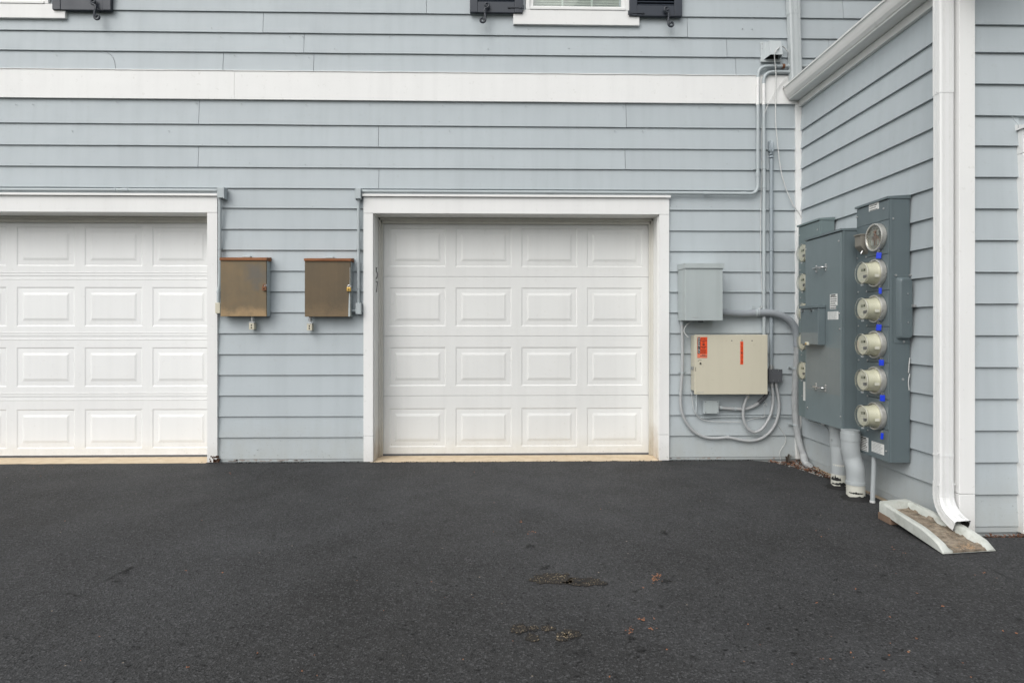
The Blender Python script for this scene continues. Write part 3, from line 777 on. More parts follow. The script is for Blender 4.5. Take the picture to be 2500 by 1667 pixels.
# back rim
mb = MB(); rr = []
for v, k in ((.90, 0), (.925, 1), (.935, 1), (.995, 1), (1.002, .8)):
    rt = zr_(1)
    rr.append([sbp(.05, v, zb_(1)), sbp(.05, v, zfl(1)+(rt-zfl(1))*k), sbp(.95, v, zfl(1)+(rt-zfl(1))*k), sbp(.95, v, zb_(1))])
mb.rings(rr, True); mb.build('back_rim', splash_m, sb)
mb = MB(); US = [.185+.63*j/12 for j in range(13)]
rs = [[sbp(.178, -.004, .008)]+[sbp(u, -.004, .008) for u in US]+[sbp(.822, -.004, .008)]]
for i in range(49):
    v = -.004+.915*i/48; vv = max(v, 0); wall = zr_(vv)-.008-zfl(vv)
    hl = wall*min(.6, max(.02, .30+.7*noise.noise(Vector((v*9, 1, 1)))+.3*noise.noise(Vector((v*40, 1, 1)))))
    hr = wall*min(.6, max(.02, .26+.7*noise.noise(Vector((v*9, 7, 1)))+.3*noise.noise(Vector((v*40, 7, 1)))))
    fz = zfl(vv)+.0035; ul = .200-.045*hl/wall; ur = .800+.045*hr/wall
    rs.append([sbp(ul+.004, v, zfl(vv)+hl+.001)]+[sbp(u, v, fz+.0016*noise.noise(Vector((u*9, vv*22, 2)))+(.006*abs(u-.5)**2*4)) for u in [.204]+US[1:-1]+[.796]]+[sbp(ur-.004, v, zfl(vv)+hr+.001)])
mb.rings(rs, False, closed=False); mb.build('trough_floor', splash_in, sb)
wb = MB().box(sbp(0, .97, 0).x-.006, sbp(0, .97, 0).x+.09, sbp(0, .80, 0).y, sbp(0, 1, 0).y+.004, .0, zb_(.97)-.001, .005).build('wood_block', wood_m)
tag(wb, 'brown wooden block propping up the back of the splash block', 'wood block')

# ================================================================== CONDUITS ON THE FRONT
YC = -.036
def pipe(parent, name, mat, pts, r, n=12): return MB().tube(pts, r, n).build(name, mat, parent)
def strap(parent, p, r, mat, horiz=False, ear=.020):
    m = MB()
    if horiz:
        m.cyl(p+Vector((-.006, 0, 0)), (1, 0, 0), r+.0022, .012, 14); m.box(p.x-.006, p.x+.006, -.024, -.020, p.z-r-ear, p.z+r+.006)
    else:
        m.cyl(p+Vector((0, 0, -.006)), (0, 0, 1), r+.0022, .012, 14); m.box(p.x-r-ear*.6, p.x+r+ear, -.026, -.020, p.z-.006, p.z+.006)
        m.cyl((p.x+r+ear*.7, -.026, p.z), (0, -1, 0), .003, .003, 8)
    m.build('strap', mat, parent)
def coupling(parent, p, ax, r, L, mat): MB().lathe([(-L/2, r+.0005), (-L/2+.001, r+.0025), (L/2-.001, r+.0025), (L/2, r+.0005)], p, ax, 14).build('coupling', mat, parent)
R1 = .0142
# left run: along the top of the left garage door, box, and drop to the first rusty box
t1 = thing('conduit', (F(530, 464, YC)), 'painted conduit run above the left garage door, turning down at a corner box', 'conduit', 'painted conduit runs')
y0 = -.046
a = F(0, 463.6, y0); b = F(531, 465.6, y0)
pipe(t1, 'pipe', conduit_m, [a+Vector((-3, 0, 0.03)), a, F(283, 464.5, y0), b], .0155)
coupling(t1, F(283, 464.5, y0), (1, 0, 0), .0155, .012, conduit_m)
coupling(t1, F(307, 464.6, y0), (1, 0, 0), .0152, .05, conduit_m)
p, q = F(530, 457.5, -.085), F(545.5, 483, -.085)
MB().box(p.x, q.x, -.085, -.021, q.z, p.z, .004).build('corner_box', conduit_m, t1)
MB().box(q.x-.002, q.x+.004, -.085, -.021, q.z-.006, p.z+.003, .001).build('box_cover', conduit_m, t1)
xv = F(536.3, 600, YC)
pts = [F(537, 482, -.05), F(536.8, 600, -.045), F(536.0, 690, -.045), F(533.5, 712, -.045), F(533, 741, -.045)]
pipe(t1, 'pipe', conduit_m, spline(pts, 6), .0125)
coupling(t1, F(537, 487, -.05), (0, 0, 1), .0125, .022, conduit_m); strap(t1, F(536.4, 608, -.045), .0125, conduit_m)
coupling(t1, F(533.5, 713, -.045), (0, 0, 1), .0125, .02, conduit_m)
p, q = F(525, 739, -.08), F(537, 765, -.08)
MB().box(p.x, q.x, -.08, -.040, q.z, p.z, .004).build('end_box', beige_m, t1)
MB().cyl(F(531, 765, -.06), (0, 0, -1), .008, .007, 10).build('plug', dull_m, t1)
# right run: from the meters along the right garage door, and its drop to the second rusty box
t2 = thing('conduit', F(876, 470, YC), 'painted conduit run above the right garage door, rising in a bend to the upper wall', 'conduit', 'painted conduit runs')
pp = [F(876, 467.5, y0), F(1300, 469.6, y0), F(1700, 472, y0), F(1850, 473.5, y0), F(1850, 430, y0), F(1850.5, 190, y0), F(1850.5, 162, y0), F(1915, 162.5, y0), F(2010, 163, y0)]
path = [pp[0], pp[1], pp[2]]+elbow([pp[2], pp[3], pp[4]], .12, 10)[1:]+elbow([pp[5]+Vector((0, 0, -.1)), pp[6], pp[7]], .13, 10)+[pp[8]]
pipe(t2, 'pipe', conduit_m, path, R1, 14)
for px, py, L in ((1006, 468, .012), (1344, 470, .024), (1352, 470, .008), (1725, 472.5, .05), (1738, 472.6, .012), (1816, 473, .04)): coupling(t2, F(px, py, y0), (1, 0, 0), R1, L, conduit_m)
coupling(t2, F(1850, 425, y0), (0, 0, 1), R1, .045, conduit_m)
strap(t2, F(1850, 411, y0), R1, conduit_m); strap(t2, F(1850, 209, y0), R1, white_m)
MB().tube([F(1849.9, 257, y0), F(1850.3, 190, y0)], R1+.0007, 14).build('paint_overrun', white_m, t2)
MB().lathe([(-.02, R1+.0005), (-.02, R1+.006), (.0, R1+.006), (.0, R1+.0005)], F(1915, 162.5, y0), (1, 0, 0), 12).build('rusty_fitting', rustlock_m, t2)
p, q = F(867.5, 459.5, -.085), F(880.5, 485, -.085)
MB().box(p.x, q.x, -.085, -.021, q.z, p.z, .004).build('corner_box', conduit_m, t2)
MB().box(p.x-.004, p.x+.002, -.085, -.021, q.z-.006, p.z+.003, .001).build('box_cover', conduit_m, t2)
pts = [F(875.6, 484, -.05), F(875.6, 600, -.045), F(875.2, 741, -.045)]
pipe(t2, 'pipe', conduit_m, pts, .0125); coupling(t2, F(875.6, 489, -.049), (0, 0, 1), .0125, .022, conduit_m)
strap(t2, F(875.6, 608, -.045), .0125, conduit_m); coupling(t2, F(875.3, 702, -.045), (0, 0, 1), .0125, .02, conduit_m)
p, q = F(867.8, 740, -.075), F(880, 767, -.075)
MB().box(p.x, q.x, -.075, -.022, q.z, p.z, .004).build('end_box', conduit_m, t2)
MB().box(q.x, q.x+.004, -.077, -.022, q.z-.003, p.z+.003, .001).build('box_cover', conduit_m, t2)
MB().cyl(F(857, 758.5, -.05), (1, 0, 0), .011, .05, 12).build('nipple', conduit_m, t2)
# second vertical run, down behind the beige cabinet
t3 = thing('conduit', F(1865, 816, YC), 'painted conduit dropping from the upper wall down behind the beige cabinet', 'conduit', 'painted conduit runs')
pp = [F(1960, 177, y0), F(1920, 176.5, y0), F(1864.3, 176, y0), F(1864.5, 230, y0), F(1865.6, 500, y0), F(1865.3, 830, y0)]
pipe(t3, 'pipe', conduit_m, elbow(pp[:4], .11, 10)+pp[4:], R1, 14)
for py in (221,): strap(t3, F(1864.5, py, y0), R1, white_m)
for py in (411, 457): strap(t3, F(1865.2, py, y0), R1, conduit_m)
coupling(t3, F(1865.3, 760, y0), (0, 0, 1), R1, .03, conduit_m); strap(t3, F(1865.3, 746, y0), R1, conduit_m)
MB().tube([F(1864.6, 257, y0), F(1864.4, 205, y0)], R1+.0007, 14).build('paint_overrun', white_m, t3)
# third vertical run with its pulling elbow
t4 = thing('conduit', F(1883, 895, YC), 'blue-grey conduit with a rounded access fitting at its top, entering the dark junction box', 'conduit', 'painted conduit runs')
pipe(t4, 'pipe', conduit2_m, [F(1883, 388, -.040), F(1883, 640, -.040), F(1882.8, 895, -.040)], .0155, 14)
for py in (505, 608, 794): coupling(t4, F(1883, py, -.04), (0, 0, 1), .0155, .035, conduit2_m)
coupling(t4, F(1883, 383, -.04), (0, 0, 1), .0165, .020, conduit2_m); coupling(t4, F(1883, 376, -.04), (0, 0, 1), .0150, .010, conduit2_m)
m = MB(); p = F(1884.5, 360, -.05)
rsx = []
for zq, k in ((-.05, .55), (-.044, .85), (-.03, 1), (.03, 1), (.044, .85), (.05, .5)):
    rsx.append([(p.x+.0175*k*cos(2*pi*j/16), -.045+.024*k*sin(2*pi*j/16), p.z+zq) for j in range(16)])
m.rings(rsx, True); m.build('access_fitting', conduit2_m, t4)
m = MB(); p = F(1879, 358, -.03); m.box(p.x-.012, p.x+.004, -.055, -.021, p.z-.045, p.z+.045, .005); m.build('fitting_back', conduit2_m, t4)
m = MB(); p = F(1887, 360, -.072)
rsx = [[(p.x+.013*k*cos(2*pi*j/16), yy, p.z+(.040*k)*sin(2*pi*j/16)) for j in range(16)] for yy, k in ((-.066, 1), (-.072, 1), (-.074, .85), (-.0745, .6))]
m.rings(rsx, True); m.build('cover_plate', conduit2_m, t4)

# ================================================================== VENT, CABLES, HIGH ON THE WALL
pv0, pv1 = F(1857, 103.5, -.03), F(1906.5, 153, -.03)
vt = thing('dryer_vent', (pv0+pv1)/2, 'pale plastic vent hood on the upper wall beside the grey downspout', 'vent')
MB().box(pv0.x, pv1.x, -.036, -.020, pv1.z, pv0.z, .004).build('back_plate', alu2_m, vt)
hx0, hx1 = F(1866, 0, -.036).x, F(1903, 0, -.036).x; zt, zm = F(1880, 106, -.036).z, F(1880, 146, -.036).z
yo = -.110; zl = F(1893, 134, yo).z
a0, a1 = (hx0+.012, -.036, zt), (hx1-.012, -.036, zt)
f0, f1 = (hx0+.018, yo, zl+.022), (hx1-.006, yo, zl+.022)
g0, g1 = (hx0+.018, yo, zl), (hx1-.006, yo, zl)
b0, b1 = (hx0-.004, -.036, zm), (hx1+.002, -.036, zm)
u0, u1 = (hx0+.022, yo*.78, zt-.006), (hx1-.012, yo*.78, zt-.006)
m = MB(); m.quad(a0, a1, u1, u0); m.quad(u0, u1, g1, g0); m.quad(a0, u0, g0, b0); m.quad(a1, b1, g1, u1)
ins = []
hood = m.build('hood', alu2_m, vt); sm_ = hood.modifiers.new('thickness', 'SOLIDIFY'); sm_.thickness = .003
MB().box(hx0+.012, hx1-.012, -.040, -.034, zm+.004, zt-.02).build('opening', hole_m, vt)
for dx, dz in ((.006, .006), (pv1.x-pv0.x-.008, .008), (.010, pv0.z-pv1.z-.02), (.010, pv0.z-pv1.z-.06)):
    MB().cyl((pv0.x+dx, -.036, pv1.z+dz), (0, -1, 0), .004, .003, 8).build('screw', dull_m, vt)
c8 = lambda x, y, o=-.05: F(1800+x/3.564, 60+y/3.564, o)
cb = MB().tube(spline([c8(445, 240), c8(432, 228), c8(405, 198), c8(385, 192, -.07), c8(350, 215, -.12), c8(327, 250, -.125), c8(325, 300, -.10), c8(333, 380, -.075), c8(338, 500, -.068), c8(334, 620), c8(333, 760), c8(335, 870), c8(347, 990), c8(358, 1110), c8(380, 1270), c8(405, 1370), c8(432, 1450), c8(485, 1568), F(1950, 520, -.045), F(1963, 541, -.05)], 6), .0042, 8).build('cable', cable_m, None, c8(333, 760))
tag(cb, 'white cable hanging from the vent hood down to the top of the left meter bank', 'cable', 'thin cables on the wall')
cb = MB().tube(spline([c8(450, 455, -.05), c8(435, 465, -.045), c8(400, 490, -.045), c8(350, 560, -.05), c8(300, 640, -.055), c8(270, 690, -.066), c8(248, 745, -.066), c8(225, 810, -.05), c8(214, 900, -.03), c8(212, 1100, -.028), c8(214, 1300, -.028), c8(208, 1450, -.028), F(1857, 560, -.028), F(1857.5, 640, -.028), F(1860, 700, -.028), F(1861.5, 742, -.03), F(1858, 750, -.03), F(1852, 757, -.03)], 6), .0028, 6).build('cable', cable_m, None, F(1857, 560, -.028))
tag(cb, 'thin pale cable clipped between the two tall conduits', 'cable', 'thin cables on the wall')

# ================================================================== RUSTY BOXES
def rusty(x0, x1, y0_, y1_, lidy, backx, mats, label, lockpx, fitpx, fity, streak):
    yf = -.105
    a, b = F(x0, y0_, yf), F(x1, y1_, yf)
    r = thing('electrical_box', ((a.x+b.x)/2, -.02, b.z), label, 'electrical box', 'rusty electrical boxes between the garage doors')
    bx = F(backx, 700, -.022).x
    MB().prism([(a.x+.003, yf+.006, b.z+.003), (b.x-.002, yf+.006, b.z+.003), (b.x-.002, -.021, b.z+.001), (a.x+.003, -.021, b.z+.001)], (0, 0, a.z-b.z-.004)).build('body', greybox_m, r)
    d = MB().box(a.x, b.x, yf-.004, yf+.012, b.z, a.z, .003).build('door', mats, r)
    zl = F(x0, lidy, yf-.02).z
    MB().prism([(a.x-.003, yf-.016, a.z+.001), (a.x-.003, yf-.016, zl), (a.x-.003, -.020, zl+.014), (a.x-.003, -.020, a.z+.001)], (b.x-a.x+.010, 0, 0)).build('lid', lid_rust, r)
    xm = (a.x+b.x)/2; MB().box(xm-.035, xm+.035, -.060, -.022, zl+.008, zl+.024, .008).build('hub_plate', conduit_m, r)
    if streak:
        m = MB(); zz0, zz1 = b.z+.002, a.z-.05
        pts = [(b.x-.001, yf-.0046, zz1)]
        for i in range(9):
            u = i/8; pts.append((b.x-.004-.018*max(0, u-.35)**.6*(1 if u > .35 else 0), yf-.0046, zz1+(zz0-zz1)*u))
        pts.append((b.x-.001, yf-.0046, zz0)); m.prism(pts, (0, .0008, 0)); m.build('bare_paint_streak', greybox_m, r)
    # hasp and knocked-out fitting beneath
    lp = F(lockpx[0], lockpx[1], yf-.006)
    MB().box(lp.x-.004, lp.x+.016, yf-.012, yf-.003, lp.z-.006, lp.z+.010, .002).build('hasp', dull_m, r)
    fp = F(fitpx, fity, -.06)
    MB().lathe([(0, .013), (-.02, .013), (-.0205, .017), (-.030, .017), (-.031, .012), (-.045, .012)], (fp.x, -.06, b.z+.002), (0, 0, 1), 12).build('nipple', dull_m, r)
    ft = MB().box(fp.x-.021, fp.x+.021, -.082, -.036, fp.z-.033, fp.z+.024, .004).build('outlet_body', beige_m, r)
    MB().box(fp.x-.024, fp.x+.024, -.084, -.036, fp.z+.022, fp.z+.030, .002).build('clamp', dull_m, ft)
    for dz in (.004, -.016):
        MB().cyl((fp.x, -.0815, fp.z+dz), (0, -1, 0), .0065, .0015, 10).build('opening', hole_m, ft)
    return r, lp
zc = F(600, 770).z
s1 = F(627, 672, -.105)
rm1 = rust_mat('rust_stain_ochre', (.195, .140, .076), (.135, .110, .070), (.24, .115, .045), ((s1.x+.11, -.105, s1.z+.11), .13), .95, zc-.01, zc+.14)
rm2 = rust_mat('rust_stain_umber', (.128, .092, .052), (.100, .078, .048), (.12, .07, .035), None, .25, zc-.01, zc+.2)
rb1, l1 = rusty(539, 650.7, 636, 772.4, 629, 660, rm1, 'rust-stained box beside the left garage door, smudged dark at upper right', (647, 698), 616.7, 795, False)
rb2, l2 = rusty(744.3, 855.7, 637.5, 773.2, 631, 861, rm2, 'darker brown rusty box beside the right garage door, with a brass padlock', (853, 700), 757.5, 797, True)
def padlock(p, mat, label):
    t = thing('padlock', p, label, 'padlock', 'padlocks on the rusty boxes')
    MB().box(p.x-.017, p.x+.017, p.y-.022, p.y-.004, p.z-.040, p.z-.006, .004).build('body', mat, t)
    pts = [(p.x+.011*cos(a), p.y-.013, p.z-.004+.016*sin(a)) for a in [pi*i/10 for i in range(11)]]
    pts = [(p.x+.011, p.y-.013, p.z-.012)]+pts+[(p.x-.011, p.y-.013, p.z-.012)]
    MB().tube(pts, .0036, 8).build('shackle', steel_m if mat == brass_m else mat, t)
    MB().cyl((p.x, p.y-.022, p.z-.024), (0, -1, 0), .006, .001, 10).build('keyhole', hole_m, t)
padlock(l1, rustlock_m, 'rusty red-brown padlock on the left rusty box')
padlock(l2, brass_m, 'yellow brass padlock on the right rusty box')

# ================================================================== GREY TELECOM BOX, BEIGE CABINET AND THEIR PIPES
yf = -.235
a, b = F(1673.4, 655, yf), F(1764.7, 782, yf)
gb = thing('utility_box', ((a.x+b.x)/2, -.1, b.z), 'pale grey metal utility box mounted above the beige cabinet', 'utility box')
MB().box(a.x-.002, b.x-.001, yf+.012, -.022, b.z-.0, a.z, .002).build('body', greybox_m, gb)
MB().box(a.x, b.x, yf, yf+.0115, b.z-.002, a.z, .003).build('front_cover', greybox_m, gb)
z1 = F(1700, 643, yf).z
MB().prism([(a.x-.006, yf-.010, a.z+.0005), (a.x-.006, yf-.010, z1), (a.x-.006, -.022, z1+.012), (a.x-.006, -.022, a.z+.0005)], (b.x-a.x+.014, 0, 0)).build('lid', greybox_m, gb)
for dz in (.05, .20, .38):
    MB().cyl((a.x-.0025, yf+.03, b.z+dz), (-1, 0, 0), .004, .003, 8).build('screw', dull_m, gb)
MB().cyl((F(1711, 0, -.09).x, -.09, b.z), (0, 0, -1), .022, .014, 16).build('cable_gland', dark_m, gb)
MB().box(a.x+.06, a.x+.10, yf-.0015, yf, b.z+.022, b.z+.026).build('scratch', dull_m, gb)

yf = -.145
a, b = F(1695.8, 817, yf), F(1874.2, 962.4, yf)
bc = thing('telephone_cabinet', ((a.x+b.x)/2, -.07, b.z), 'wide beige telephone cabinet with an orange warning sticker and orange number strip', 'cabinet')
MB().box(a.x+.006, b.x-.012, yf+.016, -.022, b.z+.026, a.z-.008, .003).build('body', beige_m, bc)
MB().box(a.x, b.x, yf, yf+.022, b.z, a.z, .004).build('door', beige_m, bc)
MB().box(a.x+.009, a.x+.012, yf-.0012, yf+.001, b.z+.004, a.z-.004).build('door_fold', beige_m, bc)
MB().cyl(F(1710, 887, yf), (0, -1, 0), .011, .003, 16).build('lock_rim', beige_m, bc)
MB().cyl(F(1710, 887, yf-.003), (0, -1, 0), .008, .002, 16).build('lock', hole_m, bc)
for px in (1707, 1716): MB().cyl(F(px, 895.5, yf), (0, -1, 0), .0028, .001, 8).build('rivet', dull_m, bc)
m = MB(); m.tube(spline([F(1704, 882, yf-.001), F(1707, 879, yf-.001), F(1713, 879.5, yf-.001)], 4), .0012, 5); m.build('turn_mark', black_m, bc)
p, q = F(1697.5, 896, yf), F(1699.5, 906, yf); MB().box(p.x, q.x, yf-.0008, yf, q.z, p.z).build('slot', hole_m, bc)
p = F(1688, 898, -.08); MB().box(a.x-.006, a.x+.004, -.105, -.06, p.z-.012, p.z+.012, .002).build('latch', dull_m, bc)
for px, py in ((1786.5, 831.5), (1811.5, 831), (1836, 831.5)): MB().cyl(F(px, py, yf), (0, -1, 0), .005, .002, 10).build('bolt', dark_m, bc)
def panel_px(px0, py0, px1, py1, y, th, mat, name, par):
    p, q = F(px0, py0, y), F(px1, py1, y); return MB().box(p.x, q.x, y-th, y+.0002, q.z, p.z).build(name, mat, par)
stk = panel_px(1702.3, 822.8, 1726.7, 873.6, yf, .0010, orange_m, 'warning_sticker', bc)
panel_px(1703, 823.4, 1709.8, 863.2, yf-.0010, .0006, black_m, 'black_stripe', stk)
panel_px(1702.6, 864, 1726.4, 873, yf-.0010, .0006, pale_orange, 'pale_foot', stk)
m = MB()
for i, ch in enumerate('WARNING'): text_mb(ch, .0225, F(1706.4, 827.2+i*5.4, yf-.0022), (1, 0, 0), (0, 0, 1), mb=m)
m.build('lettering', white_label, stk)
m = text_mb('AT&T', .0175, F(1718, 827, yf-.0016), (1, 0, 0), (0, 0, 1))
for py, w_ in ((831.3, 15), (834.6, 6), (846.8, 14), (850, 7), (866, 8), (869, 17)): 
    p, q = F(1718-w_/2, py-.9, yf), F(1718+w_/2, py+.7, yf)
    x = p.x
    while x < q.x-.003:
        ww = random.uniform(.002, .007); m.box(x, min(x+ww, q.x), yf-.0020, yf-.0012, q.z, p.z); x += ww+.0016
for i in range(6):
    p, q = F(1711.6, 853+i*1.9, yf), F(1724.6-random.random()*3, 853.7+i*1.9, yf); x = p.x
    while x < q.x-.003:
        ww = random.uniform(.002, .007); m.box(x, min(x+ww, q.x), yf-.0020, yf-.0012, q.z, p.z); x += ww+.0012
c0 = F(1717.7, 840.8, yf)
m.lathe([(0, .0115), (.0006, .0115), (.0006, .0090), (0, .0090)], (c0.x, yf-.0012, c0.z), (0, -1, 0), 20, False)
m.lathe([(0, .0062), (.0006, .0062)], (c0.x, yf-.0012, c0.z), (0, -1, 0), 14)
m.build('small_print', black_m, stk)
ns = panel_px(1807.3, 833.6, 1814.6, 889.5, yf, .0010, orange_m, 'number_strip', bc)
m = MB()
for i, ch in enumerate('12833'): text_mb(ch, .036, F(1811, 839.3+i*11.1, yf-.0016), (1, 0, 0), (0, 0, 1), mb=m, xs=.85)
m.build('number', black_m, ns)
m = MB(); p, q = F(1702, 957, yf), F(1718, 958.3, yf); x = p.x
while x < q.x: m.box(x, x+.004, yf-.0006, yf, q.z, p.z); x += .0065
m.build('maker_mark', gcable_m, bc)
# stub below the cabinet
pp = thing('conduit_stub', F(1700.5, 962, -.06), 'short grey pipe stub under the left end of the beige cabinet', 'pipe')
MB().cyl(F(1700.5, 960, -.06), (0, 0, -1), .0085, .12, 12).build('pipe', conduit_m, pp)
MB().cyl(F(1700.5, 960, -.06)+Vector((0, 0, -.12)), (0, 0, -1), .0055, .045, 10).build('tip', conduit_m, pp)

# small pale junction box with its conduit swept up behind the cabinet
yf = -.075
a, b = F(1720, 978, yf), F(1755, 1009.5, yf)
jb = thing('junction_box', ((a.x+b.x)/2, -.05, b.z), 'small pale grey junction box under the beige cabinet', 'junction box')
MB().box(a.x-.006, b.x-.006, yf+.006, -.022, b.z-.002, a.z-.004, .003).build('body', conduit_m, jb)
MB().box(a.x, b.x, yf, yf+.0055, b.z, a.z, .003).build('cover', greybox_m, jb)
for dx, dz in ((.010, .010), (b.x-a.x-.010, .010), (.010, a.z-b.z-.010), (b.x-a.x-.010, a.z-b.z-.010)):
    MB().cyl((a.x+dx, yf, b.z+dz), (0, -1, 0), .0036, .002, 8).build('screw', dark_m, jb)
c2 = lambda x, y, o: F(1620+x/2.903, 600+y/2.903, o)
j2 = thing('conduit', c2(500, 1155, -.05), 'short grey conduit sweeping from the small pale box up under the beige cabinet', 'conduit', 'painted conduit runs')
pts = spline([c2(392, 1145, -.052), c2(450, 1152, -.050), c2(550, 1156, -.046), c2(600, 1150, -.046), c2(650, 1130, -.048), c2(690, 1100, -.05)], 6)
pipe(j2, 'pipe', flex_m, pts, .0150, 14)
pipe(j2, 'black_sleeve', dark_m, spline([c2(672, 1113, -.05), c2(700, 1090, -.052), c2(725, 1060, -.058), c2(740, 1030, -.066)], 6), .0165, 14)
coupling(j2, c2(405, 1146, -.052), (1, 0, 0), .016, .016, conduit_m); strap(j2, c2(508, 1155, -.05), .0155, conduit_m, True, .008)

# dark junction box
yf = -.09
a, b = F(1878, 902, yf), F(1910.4, 932.5, yf)
db = thing('junction_box', ((a.x+b.x)/2, -.05, b.z), 'dark grey junction box at the right edge of the beige cabinet', 'junction box')
MB().box(a.x-.003, b.x-.006, yf+.006, -.022, b.z-.0, a.z-.0, .003).build('body', dark_m, db)
MB().box(a.x, b.x, yf, yf+.0055, b.z-.002, a.z+.002, .003).build('cover', dark_m, db)
for px, py in ((1886.5, 905), (1900, 904.5), (1887.5, 929), (1900.5, 929)): MB().cyl(F(px, py, yf), (0, -1, 0), .0032, .002, 8).build('screw', steel_m, db)
MB().lathe([(0, .019), (.012, .019), (.012, .0225), (.022, .0225), (.022, .017), (.036, .017)], F(1883, 901, -.045), (0, 0, 1), 10).build('hub', dull_m, db)
# flexible conduits looping out of it
f1 = thing('flexible_conduit', c2(768, 975, -.06), 'grey flexible conduit in a tight loop from the dark box up under the beige cabinet', 'conduit', 'looping flexible conduits')
pts = [(768, 968, -.055), (768, 990, -.055), (775, 1050, -.055), (774, 1120, -.055), (760, 1190, -.058), (735, 1245, -.062), (695, 1298, -.062), (648, 1320, -.062), (605, 1302, -.062), (578, 1262, -.062), (565, 1210, -.066), (567, 1150, -.072), (580, 1100, -.078), (598, 1055, -.08), (600, 1035, -.08)]
pipe(f1, 'hose', flex_m, spline([c2(*p) for p in pts], 8), .0122, 12)
MB().lathe([(0, .014), (.008, .014), (.008, .0175), (.02, .0175), (.02, .014), (.028, .014)], c2(768, 1003, -.055), (0, 0, 1), 10).build('connector', dull_m, f1)
MB().lathe([(0, .0125), (.03, .0125), (.03, .015), (.045, .015)], c2(596, 1078, -.078), (0.05, 0, 1), 10).build('connector', beige_m, f1)
f2_ = thing('flexible_conduit', c2(798, 975, -.06), 'grey flexible conduit looping low from the dark box to the utility box', 'conduit', 'looping flexible conduits')
pts = [(798, 968, -.055), (799, 990, -.055), (812, 1060, -.052), (819, 1130, -.05), (812, 1200, -.048), (790, 1265, -.044), (750, 1322, -.04), (690, 1365, -.037), (620, 1381, -.036), (545, 1375, -.036), (455, 1357, -.036), (372, 1363, -.036), (290, 1354, -.038), (215, 1315, -.042), (160, 1248, -.045), (130, 1175, -.048), (121, 1090, -.05), (126, 980, -.052), (133, 880, -.055), (134, 700, -.06), (132, 540, -.07), (132, 520, -.07)]
pipe(f2_, 'hose', flex_m, spline([c2(*p) for p in pts], 7), .0128, 12)
MB().lathe([(0, .014), (.008, .014), (.008, .0175), (.02, .0175), (.02, .014), (.028, .014)], c2(799, 1003, -.055), (0, 0, 1), 10).build('connector', dull_m, f2_)
MB().lathe([(0, .0135), (.01, .0165), (.028, .0165), (.028, .02), (.04, .02)], c2(132, 560, -.07), (0, 0, 1), 12).build('connector', conduit_m, f2_)
coupling(f2_, c2(455, 1357, -.036), (1, 0, -.1), .0130, .016, flex_m); strap(f2_, c2(134, 898, -.054), .013, conduit_m)

# big corrugated conduit
bf = thing('corrugated_conduit', F(1940, 1000, -.06), 'thick grey corrugated conduit bending from the utility box down into the wall corner', 'conduit')
top = [(396, 470, -.078), (470, 476, -.070), (540, 481, -.062), (600, 480, -.060), (680, 474, -.060), (760, 476, -.062), (830, 493, -.064), (880, 520, -.066), (915, 555, -.066), (938, 600, -.066), (947, 650, -.066), (948, 690, -.066)]
pT = spline([c2(*p) for p in top], 10)
pipe(bf, 'upper_sweep', bigflex_m, pT, .0300, 20)
low = [c2(948, 700, -.066), c2(946, 780, -.064), c2(941, 860, -.060), c2(935, 950, -.058), c2(931, 1050, -.056), c2(932, 1150, -.056), c2(937, 1230, -.058), c2(950, 1330, -.07), c2(967, 1410, -.10), c2(990, 1480, -.14), G(1966, 1128, .03), G(1980, 1141, -.01)]
pL0 = spline(low, 30)
# resample evenly so the ridges are regular
acc = [0]
for u, v in zip(pL0, pL0[1:]): acc.append(acc[-1]+(v-u).length)
res = []; step = .0026; L = acc[-1]; i = 0; s = 0
while s < L:
    while acc[i+1] < s: i += 1
    res.append(pL0[i].lerp(pL0[i+1], (s-acc[i])/(acc[i+1]-acc[i]+1e-9))); s += step
m = MB(); m.tube(res, lambda i: .0262+(.0016 if i % 4 in (0, 1) else -.0010), 18); m.build('corrugated_hose', flex_m, bf)
MB().lathe([(-.02, .030), (-.019, .0315), (.02, .0315), (.021, .030)], c2(948, 700, -.066), (0, 0, 1), 20).build('coupling', bigflex_m, bf)
coupling(bf, c2(655, 476, -.06), (1, 0, 0), .030, .018, conduit_m); coupling(bf, c2(672, 475, -.06), (1, 0, 0), .030, .006, conduit_m)
p = c2(640, 437, -.03); MB().box(p.x-.012, p.x+.012, -.03, -.021, p.z-.016, p.z+.014, .002).build('strap', conduit_m, bf)
for (x, y) in ((935, 866), (938, 1268)):
    p = c2(x, y, -.058); MB().cyl(p+Vector((0, 0, -.008)), (0, 0, 1), .0285, .016, 20).build('strap', conduit_m, bf)
    q = c2(x-42, y-3, -.03); MB().box(q.x-.012, p.x-.02, -.034, -.021, q.z-.008, q.z+.010, .002).build('strap_ear', conduit_m, bf)
    MB().cyl((q.x-.004, -.034, q.z+.001), (0, -1, 0), .005, .004, 8).build('bolt', dull_m, bf)

